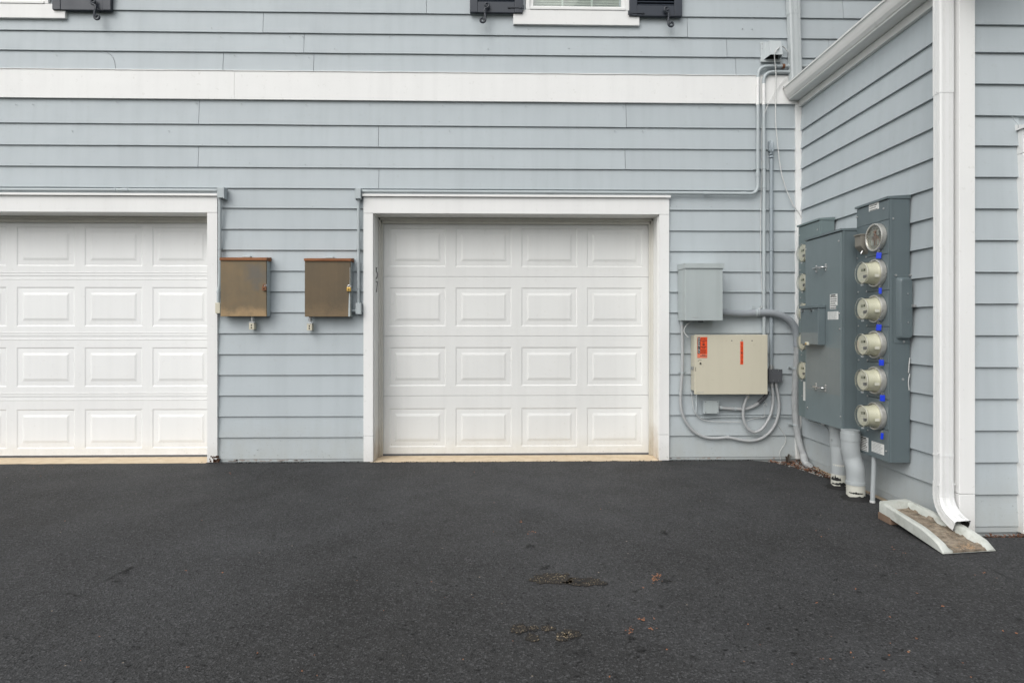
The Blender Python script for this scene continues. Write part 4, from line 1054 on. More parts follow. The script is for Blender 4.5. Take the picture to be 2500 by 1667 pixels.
# ground rod wire / thin tube across the wall
rt = MB().tube(spline([c2(230, 1160, -.05), c2(236, 1190, -.045), c2(262, 1213, -.035), c2(310, 1219, -.032), c2(400, 1212, -.030), c2(600, 1210, -.030), c2(720, 1209, -.030), c2(900, 1212, -.030), c2(985, 1215, -.05), S(1975, 1027, 2.47), S(1995, 1033, 2.455), S(2013, 1038, 2.44)], 6), .0058, 8).build('ground_wire', conduit_m, None, c2(600, 1210, -.03))
tag(rt, 'thin grey tube running level across the wall low under the beige cabinet', 'wire')
def wire(label, pts, r, mat): 
    P = spline(pts, 6); o = MB().tube(P, r, 6).build('cable', mat, None, P[len(P)//2]); tag(o, label, 'cable', 'thin cables on the wall')
wire('pale wire drooping beneath the beige cabinet from its lower left corner', [c2(196, 1035, -.06), c2(202, 1080, -.05), c2(212, 1150, -.045), c2(240, 1205, -.04), c2(290, 1235, -.035), c2(380, 1246, -.032), c2(470, 1247, -.03), c2(545, 1248, -.03)], .0024, cable_m)
wire('thin wire rising from the low wall to the tube joint beneath the cabinet', [c2(588, 1240, -.03), c2(640, 1224, -.032), c2(700, 1213, -.036), c2(718, 1205, -.04), c2(712, 1150, -.04), c2(715, 1120, -.04), c2(735, 1132, -.06), c2(712, 1090, -.06), c2(690, 1068, -.066)], .0018, cable_m)
wire('loose white wire trailing down to the ground near the wall corner', [c2(815, 1270, -.04), c2(840, 1310, -.034), c2(866, 1360, -.03), c2(862, 1395, -.03), c2(840, 1430, -.03), c2(824, 1465, -.03), c2(830, 1515, -.028)], .0026, cable_m)
wire('white wire curling from the bottom of the grey utility box', [c2(200, 535, -.12), c2(165, 560, -.12), c2(146, 595, -.12), c2(150, 620, -.12), c2(176, 648, -.13)], .0034, cable_m)
m = MB(); p = c2(718, 1210, -.032)
for i in range(9):
    d = Vector((random.uniform(-.03, .03), random.uniform(-.012, 0), random.uniform(-.012, .025))); m.tube([p-d*.4, p+d], .0016, 5)
tag(m.build('wire_joint', gcable_m, None, p), 'frayed wire splice on the thin tube below the cabinet', 'wire')

# ================================================================== METER BANKS ON THE SIDE WALL
XF = 2.366                                  # faces of the banks
YA0, YA1 = S(2227, 0, XS).y, S(2092.5, 0, XF).y          # right (near) bank: near end, far end
zt2, zb2 = S(2171, 484, XF).z, S(2173, 1130.5, XF).z
TILT = 0
def bankthing(name, label, cat, Y0, Y1, X0, zb, zt, lidh=.022, m_=bank_m, covers=None):
    t = thing(name, (XS-.02, (Y0+Y1)/2, zb), label, cat, 'electric meter cabinets on the side wall')
    MB().box(X0+.008, XS-.014, Y0, Y1, zb, zt-.003, .003).build('body', m_, t)
    # flanged edge facing the camera
    MB().box(X0+.004, X0+.020, Y0-.004, Y0+.004, zb+.002, zt-.004, .002).build('edge_flange', m_, t)
    MB().prism([(X0-.012, Y0-.004, zt-.002), (X0-.012, Y0-.004, zt+lidh*.55), (XS-.012, Y0-.004, zt+lidh), (XS-.012, Y0-.004, zt-.002)], (0, Y1-Y0+.012, 0)).build('lid', m_, t)
    return t
def xp(px, x): return S(px, 0, x).y
rb = bankthing('meter_bank', 'tall dark grey bank of five round meters and a blank socket, nearest the downspout', 'meter bank', YA0, YA1, XF, zb2, zt2)
# cover plates: narrow wire-way at the far side, six meter covers on the near side
ysm = xp(2119, XF)
MB().box(XF-.003, XF+.0078, ysm+.0008, YA1-.002, zb2+.20, zt2-.13, .0015).build('wireway_cover', bank_m, rb)
MB().box(XF-.003, XF+.0078, YA0+.002, YA1-.002, zt2-.1285, zt2-.006, .0015).build('top_cover', bank_m, rb)
MB().box(XF-.003, XF+.0078, YA0+.002, YA1-.002, zb2+.003, zb2+.1985, .0015).build('bottom_cover', bank_m, rb)
XR_ = 2.330; YM = S(2132, 0, XR_).y
mz = [S(2132, py, XR_).z for py in (580, 666.6, 753.4, 843.8, 928.6, 1015)]
mz = [mz[0]+(mz[-1]-mz[0])*i/5 for i in range(6)]
pit = (mz[0]-mz[-1])/5
lo, hi = zb2+.20, zt2-.13
for i, zc_ in enumerate(mz):
    a_ = zc_+pit/2 if i else hi; b_ = zc_-pit/2 if i < 5 else lo
    MB().box(XF-.004, XF+.0078, YA0+.002, ysm-.0008, b_+.0012, a_-.0012, .003).build('meter_cover', bank_m, rb)
    MB().lathe([(0, .074), (-.004, .084), (-.012, .088), (-.014, .088)][::1], (XF-.003, YM, zc_), (1, 0, 0), 36, False).build('embossed_collar', bank_m, rb)
def meterring(parent, X0, Y, Z, name='socket_ring'):
    MB().lathe([(.0, .0885), (.026, .0885), (.030, .0875), (.032, .084), (.030, .078), (.022, .0765), (.0, .0765)], (X0-.006, Y, Z), (-1, 0, 0), 44, False).build(name, steelring_m, parent)
steelring_m = painted('ring_aluminium', (.62, .61, .57), .32, .1, (60, 60, 60), .05, 0, metal=.75)
for zc_ in mz: meterring(rb, XF, YM, zc_)
# blank socket with a clear disc: jaws and wires show behind it
bs = MB().lathe([(0, .076), (.001, .076)], (XF-.014, YM, mz[0]), (-1, 0, 0), 36).build('socket_back', brownbox_m, rb)
m = MB()
for dy, dz in ((-.03, .03), (.03, .03), (-.03, -.03), (.03, -.03)): m.box(XF-.026, XF-.014, YM+dy-.012, YM+dy+.012, mz[0]+dz-.018, mz[0]+dz+.018, .002)
m.build('contact_jaw', dull_m, bs)
m = MB()
for i in range(5): m.tube(spline([(XF-.02, YM-.05+.02*i, mz[0]-.05), (XF-.026, YM-.03+.012*i, mz[0]), (XF-.02, YM+.04-.016*i, mz[0]+.05)], 4), .003, 6)
m.build('socket_wire', rustlock_m, bs)
MB().lathe([(0, .0765), (.002, .0765)], (XF-.029, YM, mz[0]), (-1, 0, 0), 36).build('clear_disc', meterglass_m, rb)
# stickers, screws, maker plates
def sideplate(par, px0, py0, px1, py1, x, mat, name, th=.0008, lines=0, head=None, col=black_m):
    p, q = S(px0, 0, x), S(px1, 0, x); pm = S((px0+px1)/2, py0, x); qm = S((px0+px1)/2, py1, x)
    o = MB().box(x-th, x+.0003, q.y, p.y, qm.z, pm.z).build(name, mat, par)
    if lines:
        m = MB(); hgt = pm.z-qm.z; wid = p.y-q.y
        for i in range(lines):
            z_ = pm.z-hgt*(.18 if head else .10)-hgt*(.74 if head else .82)*i/(lines-1); y_ = p.y-wid*.08
            yend = q.y+wid*random.uniform(.08, .3)
            while y_ > yend:
                ww = random.uniform(.003, .009); m.box(x-th-.0004, x-th, max(y_-ww, yend), y_, z_-hgt/lines*.22, z_+hgt/lines*.16); y_ -= ww+.002
        if head: m.box(x-th-.0004, x-th, q.y+wid*.25, p.y-wid*.1, pm.z-hgt*.12, pm.z-hgt*.04)
        m.build('print', col, o)
    return o
sideplate(rb, 2121.5, 494, 2146, 513.5, XF-.0032, white_label, 'sticker', lines=4)
sideplate(rb, 2101, 1066, 2120, 1100, XF-.0032, white_label, 'maker_plate', lines=7, head=True)
sideplate(rb, 2128, 1080.5, 2158.5, 1106, XF-.0032, white_label, 'instruction_label', lines=7, col=gcable_m)
m = MB()
for px, py in ((2157.5, 509.5), (2092.5, 530.5), (2093.5, 631), (2114.5, 627.5), (2095, 713), (2116, 711.5), (2096, 796), (2117, 795), (2096.5, 879), (2118, 879), (2118.5, 966), (2119, 1050), (2099, 1080), (2163.5, 1101)):
    p = S(px, py, XF-.003); m.lathe([(0, .0068), (.003, .006), (.005, .003)], p, (-1, 0, 0), 10)
m.build('screw', steel_m, rb)['kind'] = 'stuff'
# on its near side: wireway bulge with a rubbed plate, bolts
ysd = YA0
p, q = F(2182, 671, ysd), F(2229, 838, ysd)
sp_ = MB().box(p.x, XS-.016, ysd-.004, ysd+.001, q.z, p.z, .003).build('hatch_plate', bank_m, rb)
m = MB(); p, q = F(2186.5, 677, ysd), F(2226, 829, ysd); xa, xb_ = p.x, XS-.018; za, zb3 = p.z, q.z; dd = .034
rs = []
for k, yy in ((0, ysd-.004), (.004, ysd-.012), (.010, ysd-dd+.004), (.014, ysd-dd), (.020, ysd-dd)):
    pts = []
    for (cx_, cz_, a0_) in ((xb_-.018-k*.3, za-.018-k, 0), (xa+.018+k, za-.018-k, 90), (xa+.018+k, zb3+.018+k, 180), (xb_-.018-k*.3, zb3+.018+k, 270)):
        for j in range(5): aa = radians(a0_+22.5*j); pts.append((cx_+.018*cos(aa), yy, cz_+.018*sin(aa)))
    rs.append(pts)
m.rings(rs, True); m.build('hatch_bulge', bank_m, sp_)
m = MB()
for px, py in ((2186.5, 672), (2221.5, 672), (2206, 834)): m.cyl(F(px, py, ysd-.004), (0, -1, 0), .007, .006, 8)
for px, py in ((2216, 717), (2217, 787)): m.cyl(F(px, py, ysd-.034), (0, -1, 0), .004, .003, 8)
for px, py in ((2180, 534), (2204.5, 926)): m.lathe([(0, .008), (.003, .007), (.004, .003)], F(px, py, ysd), (0, -1, 0), 10)
m.build('bolt', dull_m, rb)['kind'] = 'stuff'
# bracket and torn tape behind the far edge of the box against the siding
p = S(2232, 747, XS-.02)
bk = MB().box(XS-.028, XS-.014, YA0-.055, YA0-.0, p.z-.008, p.z+.010, .002).build('bracket', dull_m, rb)
MB().box(XS-.05, XS-.026, YA0-.030, YA0-.024, p.z-.008, p.z+.022, .001).build('bracket_tab', dull_m, bk)
m = MB()
for (y1, y2, dx) in ((873, 910, .0), (912, 952, .004)):
    a, b = F(2231, y1, YA0-.002), F(2228.5, y2, YA0-.002); m.tube(spline([(XS-.018, YA0-.004, a.z), (XS-.024-dx, YA0-.006, (a.z+b.z)/2), (XS-.026+dx, YA0-.004, b.z)], 5), .003, 6)
m.build('torn_tape', cable_m, rb)
# taupe pilot box on the wireway
p = S(2098, 596, XF)
ya, yb_ = S(2086.5, 0, XF-.055).y, S(2102, 0, XF-.055).y
pb = thing('meter_box', (XF-.03, ya, p.z), 'small taupe box with a sloped bottom beside the blank meter socket', 'small box')
zt_, zb_2 = S(2093, 577, XF-.05).z, S(2093, 603, XF-.05).z
Yp0, Yp1 = S(2101.5, 0, XF-.052).y, S(2087, 0, XF-.052).y
MB().prism([(XF-.004, Yp0, zt_), (XF-.052, Yp0, zt_), (XF-.052, Yp0, zb_2+.004), (XF-.046, Yp0, zb_2-.006), (XF-.004, Yp0, zb_2-.050)], (0, Yp1-Yp0, 0)).build('body', brownbox_m, pb)
MB().box(XF-.060, XF-.003, Yp0-.004, Yp1+.004, zt_+.0005, zt_+.010, .003).build('lid', brownbox_m, pb)
m = MB(); m.tube([(XF-.03, Yp0+.02, zb_2-.03), (XF-.04, Yp0+.02, zb_2-.045), (XF-.02, Yp0+.03, zb_2-.05)], .0035, 6); m.build('seal_loop', steel_m, pb)

# left (far) bank
XB = 2.385
YB0, YB1 = YA1+.50, xp(1950, XB)
YB0 = S(2002, 0, XB).y
zt1, zb1_ = S(1998, 538, XB).z, S(1966, 1019, XB).z
lb = bankthing('meter_bank', 'dark grey meter bank in the wall corner, mostly hidden behind the main cabinet', 'meter bank', YB0, YB1, XB, zb1_, zt1, m_=bank2_m)
YM1 = S(1956, 0, 2.272).y+.0
mz1 = [mz[0]+(i)*(-pit) for i in range(5)]
MB().box(XB-.003, XB+.0078, YB0+.002, YB1-.002, zb1_+.003, zt1-.006, .0015).build('front_cover', bank2_m, lb)
for zc_ in mz1: meterring(lb, XB, YM1, zc_)
m = MB()
for px, py in ((1996, 561), (1952, 575), (1953, 660), (1955, 727), (1957, 866), (1958.5, 966)):
    p = S(px, py, XB-.003); m.lathe([(0, .0068), (.003, .006), (.005, .003)], p, (-1, 0, 0), 10)
m.build('screw', dull_m, lb)['kind'] = 'stuff'
p0, p1 = S(1961, 931, XB-.004), S(1969, 979, XB-.004); MB().box(XB-.0045, XB-.0028, p1.y, p0.y, p1.z, p0.z).build('sticker', white_label, lb)

# main cabinet between the banks
XM = 2.262
YMa, YMb = S(2056, 0, XM).y, S(1967, 0, XM).y
ztm, zbm = S(2054, 563, XM).z, S(2057, 1050, XM).z
mc = bankthing('electrical_cabinet', 'deep main cabinet between the meter banks with two chrome handles and two white labels', 'cabinet', YMa, YMb, XM, zbm, ztm, m_=bank_m)
MB().box(XM-.004, XM+.0078, YMa+.006, YMb-.002, zbm+.004, ztm-.008, .002).build('door', bank_lit_m, mc)
# sun-bleached zones are real fading of the enamel
fade_m = painted('faded_enamel', (.170, .195, .197), .5, .10, (50, 50, 6), .1, .08)
for px0, py0, px1, py1 in ((1969.5, 848, 2050.5, 958),):
    p, q = S(px0, 0, XM-.004), S(px1, 0, XM-.004); za, zb3 = S(2010, py0, XM-.004).z, S(2010, py1, XM-.004).z
    MB().box(XM-.0046, XM-.0039, q.y, p.y, zb3, za).build('faded_area', fade_m, mc)
sideplate(mc, 2026.5, 718, 2044.5, 754, XM-.0042, white_label, 'maker_plate', lines=6, head=True)
sideplate(mc, 2021, 760.5, 2047, 780, XM-.0042, white_label, 'instruction_label', lines=7, col=gcable_m)
p0 = S(2046, 749, XM-.004); MB().box(XM-.006, XM-.0035, S(2049, 0, XM).y, S(2043.5, 0, XM).y, p0.z-.012, p0.z+.012, .001).build('latch_plate', bank2_m, mc)
m = MB()
for px, py in ((2047.7, 588.5), (2049, 765), (2050, 803), (2052.5, 1016.5), (1967.6, 609), (1971.5, 995)):
    p = S(px, py, XM-.004); m.lathe([(0, .0068), (.003, .006), (.005, .003)], p, (-1, 0, 0), 10)
m.build('screw', steel_m, mc)['kind'] = 'stuff'
for py, py2 in ((656, 653), (943, 947)):
    a_, b_ = S(1993.5, py, XM-.004), S(2016.5, py2, XM-.004)
    zq = S(2005, (py+py2)/2, XM-.004).z
    m = MB(); P = [(XM-.004, a_.y, zq), (XM-.030, a_.y, zq), (XM-.040, (a_.y*.8+b_.y*.2), zq), (XM-.042, (a_.y+b_.y)/2, zq), (XM-.040, (a_.y*.2+b_.y*.8), zq), (XM-.030, b_.y, zq), (XM-.004, b_.y, zq)]
    m.tube(spline(P, 4), .0062, 8)
    for yy in (a_.y, b_.y): m.box(XM-.008, XM-.003, yy-.007, yy+.007, zq-.026, zq+.026, .002); m.cyl((XM-.008, yy, zq+.019), (-1, 0, 0), .005, .003, 8); m.cyl((XM-.008, yy, zq-.019), (-1, 0, 0), .005, .003, 8)
    m.build('handle', steel_m, mc)
# cable clamp under it
p = S(2013, 1036, 2.44); MB().box(p.x-.012, p.x+.012, p.y-.02, p.y+.03, p.z-.006, p.z+.010, .002).build('wire_clamp', dull_m, mc)

# small cabinet on the main cabinet's door
XQ = XM-.058
Yq0, Yq1 = S(1997, 0, XQ).y, S(1954.5, 0, XQ).y
ztq, zbq = S(1990, 752, XQ).z, S(1990, 842, XQ).z
sq = thing('switch_box', (XQ+.03, (Yq0+Yq1)/2, zbq), 'small grey switch box with two thumbscrews fixed on the main cabinet front', 'switch box')
MB().box(XQ+.010, XM-.0045, Yq0, Yq1, zbq, ztq, .003).build('body', bank_m, sq)
MB().box(XQ, XQ+.0095, Yq0-.002, Yq1+.002, zbq+.001, ztq-.001, .003).build('cover', bank_m, sq)
fq = S(1975, 812, XQ).z
MB().box(XQ-.0008, XQ+.0003, Yq0+.003, Yq1-.003, zbq+.004, fq).build('faded_area', fade_m, sq)
MB().box(XQ-.010, XM-.0045, Yq0-.006, Yq1+.006, ztq+.0005, ztq+.022, .003).build('lid', bank_m, sq)
m = MB()
for px, py in ((1960.5, 759), (1981, 758.5)): 
    p = S(px, py, XQ); m.lathe([(0, .006), (.004, .006), (.004, .009), (.012, .009)], p, (-1, 0, 0), 10)
m.build('thumbscrew', steel_m, sq)['kind'] = 'stuff'
p = S(1972.5, 841, XQ); m = MB().box(XQ-.014, XQ+.002, p.y-.018, p.y+.018, p.z-.004, p.z+.020, .003); m.build('hasp', cream_m, sq)
MB().cyl((XQ-.014, p.y, p.z+.006), (-1, 0, 0), .006, .006, 8).build('seal', brass_m, sq)

# --- the meters: one is built, the others are copies of it and of its parts
def make_meter(loc, label):
    t = thing('electric_meter', loc, label, 'electric meter', 'round glass electric meters'); o = Vector(loc)
    MB().lathe([(.0, .0745), (.014, .0745), (.018, .070), (.024, .066), (.060, .0645), (.084, .0638)], o, (-1, 0, 0), 40).build('body', cream_m, t)
    fc = MB().lathe([(.0842, .059), (.0865, .059)], o, (-1, 0, 0), 36).build('face', face_m, t)
    gl = MB().lathe([(.012, .0755), (.020, .0742), (.026, .0708), (.094, .0688), (.099, .0665), (.102, .060), (.1035, .040), (.104, .001)], o, (-1, 0, 0), 44, False).build('glass_cover', meterglass_m, t)
    MB().lathe([(.094, .0695), (.095, .070), (.098, .0685), (.0985, .0673), (.097, .0668), (.095, .0678)], o, (-1, 0, 0), 44, False).build('cover_rim', rim_m, gl)
    MB().box(o.x-.0885, o.x-.0866, o.y-.030, o.y+.016, o.z+.010, o.z+.028, .0006).build('display', lcd_m, fc)
    MB().box(o.x-.0892, o.x-.0886, o.y-.028, o.y-.018, o.z+.013, o.z+.025).build('display_mark', hole_m, fc)
    m = MB(); m.box(o.x-.0882, o.x-.0866, o.y-.034, o.y-.006, o.z-.033, o.z-.013, .0006); m.box(o.x-.0882, o.x-.0866, o.y-.043, o.y-.037, o.z-.030, o.z-.012, .0006); m.build('nameplate', dark_m, fc)
    m = MB()
    for dz, w_ in ((-.002, .05), (-.020, .02), (.034, .03), (-.042, .04)):
        y_ = o.y+w_/2
        while y_ > o.y-w_/2: m.box(o.x-.0872, o.x-.0866, y_-.004, y_, o.z+dz-.001, o.z+dz+.001); y_ -= .0062
    m.build('small_print', gcable_m, fc)
    m = MB()
    for i in range(7):
        aa = radians(200+i*22); m.cyl((o.x-.0740, o.y+.040*cos(aa), o.z+.040*sin(aa)), (1, 0, 0), .0008, .001, 5)
    MB().box(o.x-.095, o.x-.084, o.y-.006, o.y+.012, o.z-.082, o.z-.070, .003).build('seal_tab', gcable_m, t)
    MB().box(o.x-.055, o.x-.025, o.y-.074, o.y-.0725, o.z-.03, o.z-.012).build('side_label', face_m, t)
    return t
XMR = XF-.018
words = ['highest electric meter on the near bank, just below the blank socket', 'second electric meter from the top on the near bank', 'middle electric meter of the five on the near bank',
         'second electric meter from the bottom on the near bank', 'lowest electric meter on the near bank, above its white labels']
proto = make_meter((XMR, YM, mz[1]), words[0])
def copy_tree(src, loc, label, rx):
    r = src.copy(); COL.objects.link(r); r.location = loc; r['label'] = label; r.rotation_euler = (rx, 0, 0)
    for ch in src.children:
        c = ch.copy(); COL.objects.link(c); c.parent = r
        for g in ch.children:
            d = g.copy(); COL.objects.link(d); d.parent = c
    return r
for i in range(2, 6): copy_tree(proto, (XMR, YM, mz[i]), words[i-1], radians(random.uniform(-7, 7)))
words2 = ['highest electric meter in the wall corner, peeking past the main cabinet', 'second electric meter from the top in the wall corner', 'corner bank electric meter half hidden by the top of the switch box',
          'corner bank electric meter behind the bottom of the switch box', 'lowest electric meter in the wall corner, below the switch box']
for i in range(5): copy_tree(proto, (XB-.018, YM1, mz1[i]), words2[i], radians(random.uniform(-7, 7)))

# blue seals hanging from each ring
for i, (px, py, w_, h_) in enumerate(((2145.5, 624, 11, 15), (2149, 710, 6.5, 14.5), (2145.5, 799.5, 11, 15), (2152, 885, 10.5, 14), (2154.5, 971.5, 10.5, 14.5), (2153.5, 1064, 6, 15))):
    Xt = XF-.026; c = S(px, py, Xt)
    tg = thing('seal_tag', c, ['bright blue seal tag under the blank meter socket', 'narrow blue seal tag below the highest near meter', 'wide blue seal tag between the second and third near meters',
         'blue seal tag between the third and fourth near meters', 'blue seal tag between the two lowest near meters', 'narrow blue seal tag below the lowest near meter'][i], 'seal tag', 'blue seal tags under the meters')
    sc_ = 1/380; hw = w_*sc_*.5; hh = h_*sc_*.5
    m = MB().box(-.0035, .0035, -hw, hw, -hh, hh, .002)
    ang = radians(-52) if w_ > 8 else radians(-70)
    R = Matrix.Rotation(radians(52), 4, 'Z') @ Matrix.Rotation(radians(random.uniform(-6, 6)), 4, 'X')
    m.v = [Vector(c)+(R @ v) for v in m.v]; m.build('flag', blue_m, tg)
    zr = mz[i]-.080
    MB().tube(spline([(Xt, c.y+.004, c.z+hh-.003), (Xt-.001, c.y+.008, c.z+hh+.010), (Xt+.003, c.y+.002, max(zr, c.z+hh+.016)), (Xt-.001, c.y-.008, c.z+hh+.010), (Xt, c.y-.004, c.z+hh-.003)], 4), .0012, 5).build('loop', steel_m, tg)

# ================================================================== PIPES INTO THE GROUND UNDER THE CABINETS
dB = G(2089, 1216); dA = G(2050, 1189)
pA = thing('riser_pipe', (dA.x, dA.y, 0), 'grey-painted thick riser pipe with black sealer smears, the farther of two under the main cabinet', 'pipe', 'thick riser pipes')
RP = .057
ya = dA.y; xa = dA.x
MB().lathe([(0, RP), (.20, RP)], (xa, ya, -.03), (0, 0, 1), 28).build('bare_foot', cream_pipe, pA)
pts = [(xa, ya, .10), (xa, ya, .15), (xa+.002, ya+.01, .24), (xa+.004, ya+.02, .30), (xa+.004, ya+.02, zbm+.01)]
MB().tube(spline(pts, 5), RP+.0006, 28).build('painted_pipe', pvc_m, pA)
for zz_ in (.30, .39): MB().lathe([(0, RP+.0008), (.001, RP+.0035), (.055 if zz_ > .35 else .006, RP+.0035), (.056, RP+.0008)], (xa+.004, ya+.02, zz_), (0, 0, 1), 28).build('coupling', pvc_m, pA)
pB = thing('riser_pipe', (dB.x, dB.y, 0), 'grey-painted thick riser pipe with an offset bend, the nearer of two under the main cabinet', 'pipe', 'thick riser pipes')
xb, yb = dB.x, dB.y
MB().lathe([(0, RP), (.16, RP)], (xb, yb, -.03), (0, 0, 1), 28).build('bare_foot', cream_pipe, pB)
tx = S(2075, 0, 2.33).x; ty = yb+.02; txx = F(2076, 0, ty).x
pts = [(xb, yb, .10), (xb, yb, .14), (xb-.004, yb, .20), (txx+.012, ty, .265), (txx, ty, .33), (txx, ty, zbm+.01)]
MB().tube(spline(pts, 5), RP+.0006, 28).build('painted_pipe', pvc_m, pB)
MB().lathe([(0, RP+.0008), (.001, RP+.004), (.05, RP+.004), (.051, RP+.0008)], (txx, ty, zbm-.06), (0, 0, 1), 28).build('coupling', pvc_m, pB)
MB().lathe([(0, RP), (.001, RP+.0045), (.02, RP+.0045), (.021, RP+.001)], (xb, yb, .095), (0, 0, 1), 28).build('coupling', pvc_m, pB)
# ragged sealer smears on both feet
def smear(par, x, y, zlo, zhi, a0, a1, seed, r):
    m = MB(); n = 26; up = []; dnn = []
    for i in range(n+1):
        a = a0+(a1-a0)*i/n; e = max(0, sin(pi*i/n))**.5
        zu = zlo+(zhi-zlo)*(.55+.6*noise.noise(Vector((i*.35, seed, 0))))*e; zd = zlo-.004*e+.006*noise.noise(Vector((i*.6, seed, 4)))*e
        up.append(Vector((x+r*cos(a), y+r*sin(a), max(zu, zd+.001)))); dnn.append(Vector((x+r*cos(a), y+r*sin(a), zd)))
    for i in range(n): m.quad(up[i], up[i+1], dnn[i+1], dnn[i])
    m.build('sealer_smear', seal_black, par)
smear(pA, xa, ya, .030, .055, radians(180), radians(350), 3, RP+.0012)
smear(pA, xa, ya, .060, .105, radians(175), radians(250), 8, RP+.0022)
smear(pB, xb, yb, .045, .058, radians(195), radians(290), 5, RP+.0012)
for par, x, y in ((pA, xa, ya), (pB, xb, yb)):
    m = MB(); n = 30; r1 = [(x+(RP+.0005)*cos(2*pi*i/n), y+(RP+.0005)*sin(2*pi*i/n), .022+.012*noise.noise(Vector((i*.5, x, 0)))) for i in range(n)]
    r2 = [(x+(RP+.045+.020*noise.noise(Vector((i*.6, y, 2))))*cos(2*pi*i/n), y+(RP+.045)*sin(2*pi*i/n), -.004) for i in range(n)]
    m.rings([r2, r1], False); m.build('sealer_collar', seal_black, par)
dC = G(2130, 1226)
pC = thing('ground_pipe', (dC.x, dC.y, 0), 'slim pale pipe from the near meter bank into the ground', 'pipe')
q = F(2134.5, 1115, dC.y)
MB().tube([(dC.x, dC.y, -.03), (dC.x+.003, dC.y, .1), (q.x, q.y, zb2+.01)], .0145, 16).build('pipe', pvc_m, pC)
MB().cyl((dC.x, dC.y, -.004), (0, 0, 1), .017, .016, 14).build('foot', cable_m, pC)
# sagging wire between clamp and the far riser
wire('grey wire sagging from the main cabinet corner to the riser pipes', [S(2013, 1038, 2.40), S(2020, 1045, 2.36), S(2027, 1062, 2.33), S(2030, 1074, 2.30)], .003, gcable_m)

# ================================================================== SHUTTERS
def shutter(xl, xr, zb, zt, hinge_right, dog_px, dog_py, label, hpy):
    yb_, yf_ = -.024, -.058
    t = thing('shutter', ((xl+xr)/2, yb_, zb), label, 'shutter', 'black louvred shutters')
    sw = .066
    for a, b in ((xl, xl+sw), (xr-sw, xr)): MB().box(a, b, yf_, yb_, zb, zt, .004).build('stile', shutter_m, t)
    MB().box(xl+sw+.0005, xr-sw-.0005, yf_+.003, yb_, zb, zb+.090, .003).build('rail', shutter_m, t)
    MB().box(xl+sw+.0005, xr-sw-.0005, yf_+.003, yb_, (zb+zt)/2-.035, (zb+zt)/2+.035, .003).build('rail', shutter_m, t)
    MB().box(xl+sw+.0005, xr-sw-.0005, yf_+.003, yb_, zt-.09, zt, .003).build('rail', shutter_m, t)
    z = zb+.094
    sl = None
    while z < zt-.11:
        if abs(z+.01-(zb+zt)/2) > .05:
            if sl is None:
                sl = MB().prism([(xl+sw, yf_+.006, z), (xl+sw, yf_+.010, z-.002), (xl+sw, yb_-.004, z+.022), (xl+sw, yb_-.008, z+.026)], (xr-xl-2*sw, 0, 0)).build('slat', shutter_m, t); zs0 = z
            else:
                c = sl.copy(); c.location = (0, 0, z-zs0); COL.objects.link(c)
        z += .024
    MB().box(xl+sw, xr-sw, yb_-.003, yb_, zb+.09, zt-.09).build('back_board', hole_m, t)
    # strap hinge
    hx = xr if hinge_right else xl; sg = -1 if hinge_right else 1; hz = F(1200, hpy, -.06).z
    m = MB(); yq = yf_-.004
    P = [(hx+sg*-.008, -.010), (hx+sg*.02, -.010), (hx+sg*.035, -.004), (hx+sg*.10, -.004), (hx+sg*.108, -.008), (hx+sg*.124, -.006), (hx+sg*.128, .0), (hx+sg*.124, .006), (hx+sg*.108, .008), (hx+sg*.10, .004), (hx+sg*.035, .004), (hx+sg*.02, .010), (hx+sg*-.008, .010)]
    m.prism([(x, yq-.001, hz+z_) for x, z_ in P], (0, .006, 0))
    for d in (.010, .115): m.lathe([(0, .005), (.003, .004)], (hx+sg*d, yq-.001, hz), (0, -1, 0), 8)
    m.cyl((hx-sg*.008, yq+.004, hz-.014), (0, 0, 1), .006, .032, 10); m.build('hinge', iron_m, t)
    return t
def shutter_dog(px, py, flip, label):
    """S-shaped iron scroll; px,py is its middle screw"""
    p = F(px, py, -.085); t = thing('shutter_dog', p, label, 'shutter catch', 'scrolled iron shutter dogs'); s = flip
    pts = []
    for i in range(15):     # upper scroll
        u = i/14; a = radians(-70+420*(1-u)); r = .006+.016*u
        pts.append((p.x+s*(.020+r*cos(a)*1.0)-s*.0, -.078, p.z+.055+r*sin(a)))
    mid = [(p.x+s*.002, -.080, p.z+.020), (p.x+s*.004, -.082, p.z-.010), (p.x+s*.008, -.084, p.z-.040)]
    low = []
    for i in range(15):
        u = i/14; a = radians(20-400*u) if True else 0; r = .026-.018*u
        low.append((p.x-s*(.016)+s*r*cos(a), -.086, p.z-.074+r*sin(a)))
    up = [(x, y, z) for x, y, z in pts]
    P = spline([Vector(q) for q in up], 2)
    m = MB(); m.tube(spline([Vector(q) for q in up+mid+low], 3), lambda i: .0088, 8)
    m.build('scroll', iron_m, t)
    m = MB(); m.box(p.x-.010+s*.003, p.x+.010+s*.003, -.090, -.079, p.z-.018, p.z+.012, .004)
    for dz in (-.012, .006): m.lathe([(0, .004), (.003, .003)], (p.x+s*.003, -.090, p.z+dz), (0, -1, 0), 8)
    m.build('plate', iron_m, t)
    MB().cyl((p.x+s*.003, -.020, p.z-.004), (0, -1, 0), .005, .062, 8).build('pin', iron_m, t)
ys_ = -.058
a, b = F(1147, 30, ys_), F(1276, 30, ys_)
shutter(a.x, b.x, a.z, a.z+1.42, True, 0, 0, 'black shutter on the left side of the middle window', 18)
shutter_dog(1182.5, 28, 1, 'curled iron shutter dog under the shutter left of the middle window')
a, b = F(1537, 38.5, ys_), F(1665.6, 38.5, ys_)
shutter(a.x, b.x, a.z, a.z+1.42, False, 0, 0, 'black shutter on the right side of the middle window', 28)
shutter_dog(1634, 38, -1, 'curled iron shutter dog under the shutter right of the middle window')
a, b = F(127, 23.5, ys_), F(269.8, 23.5, ys_)
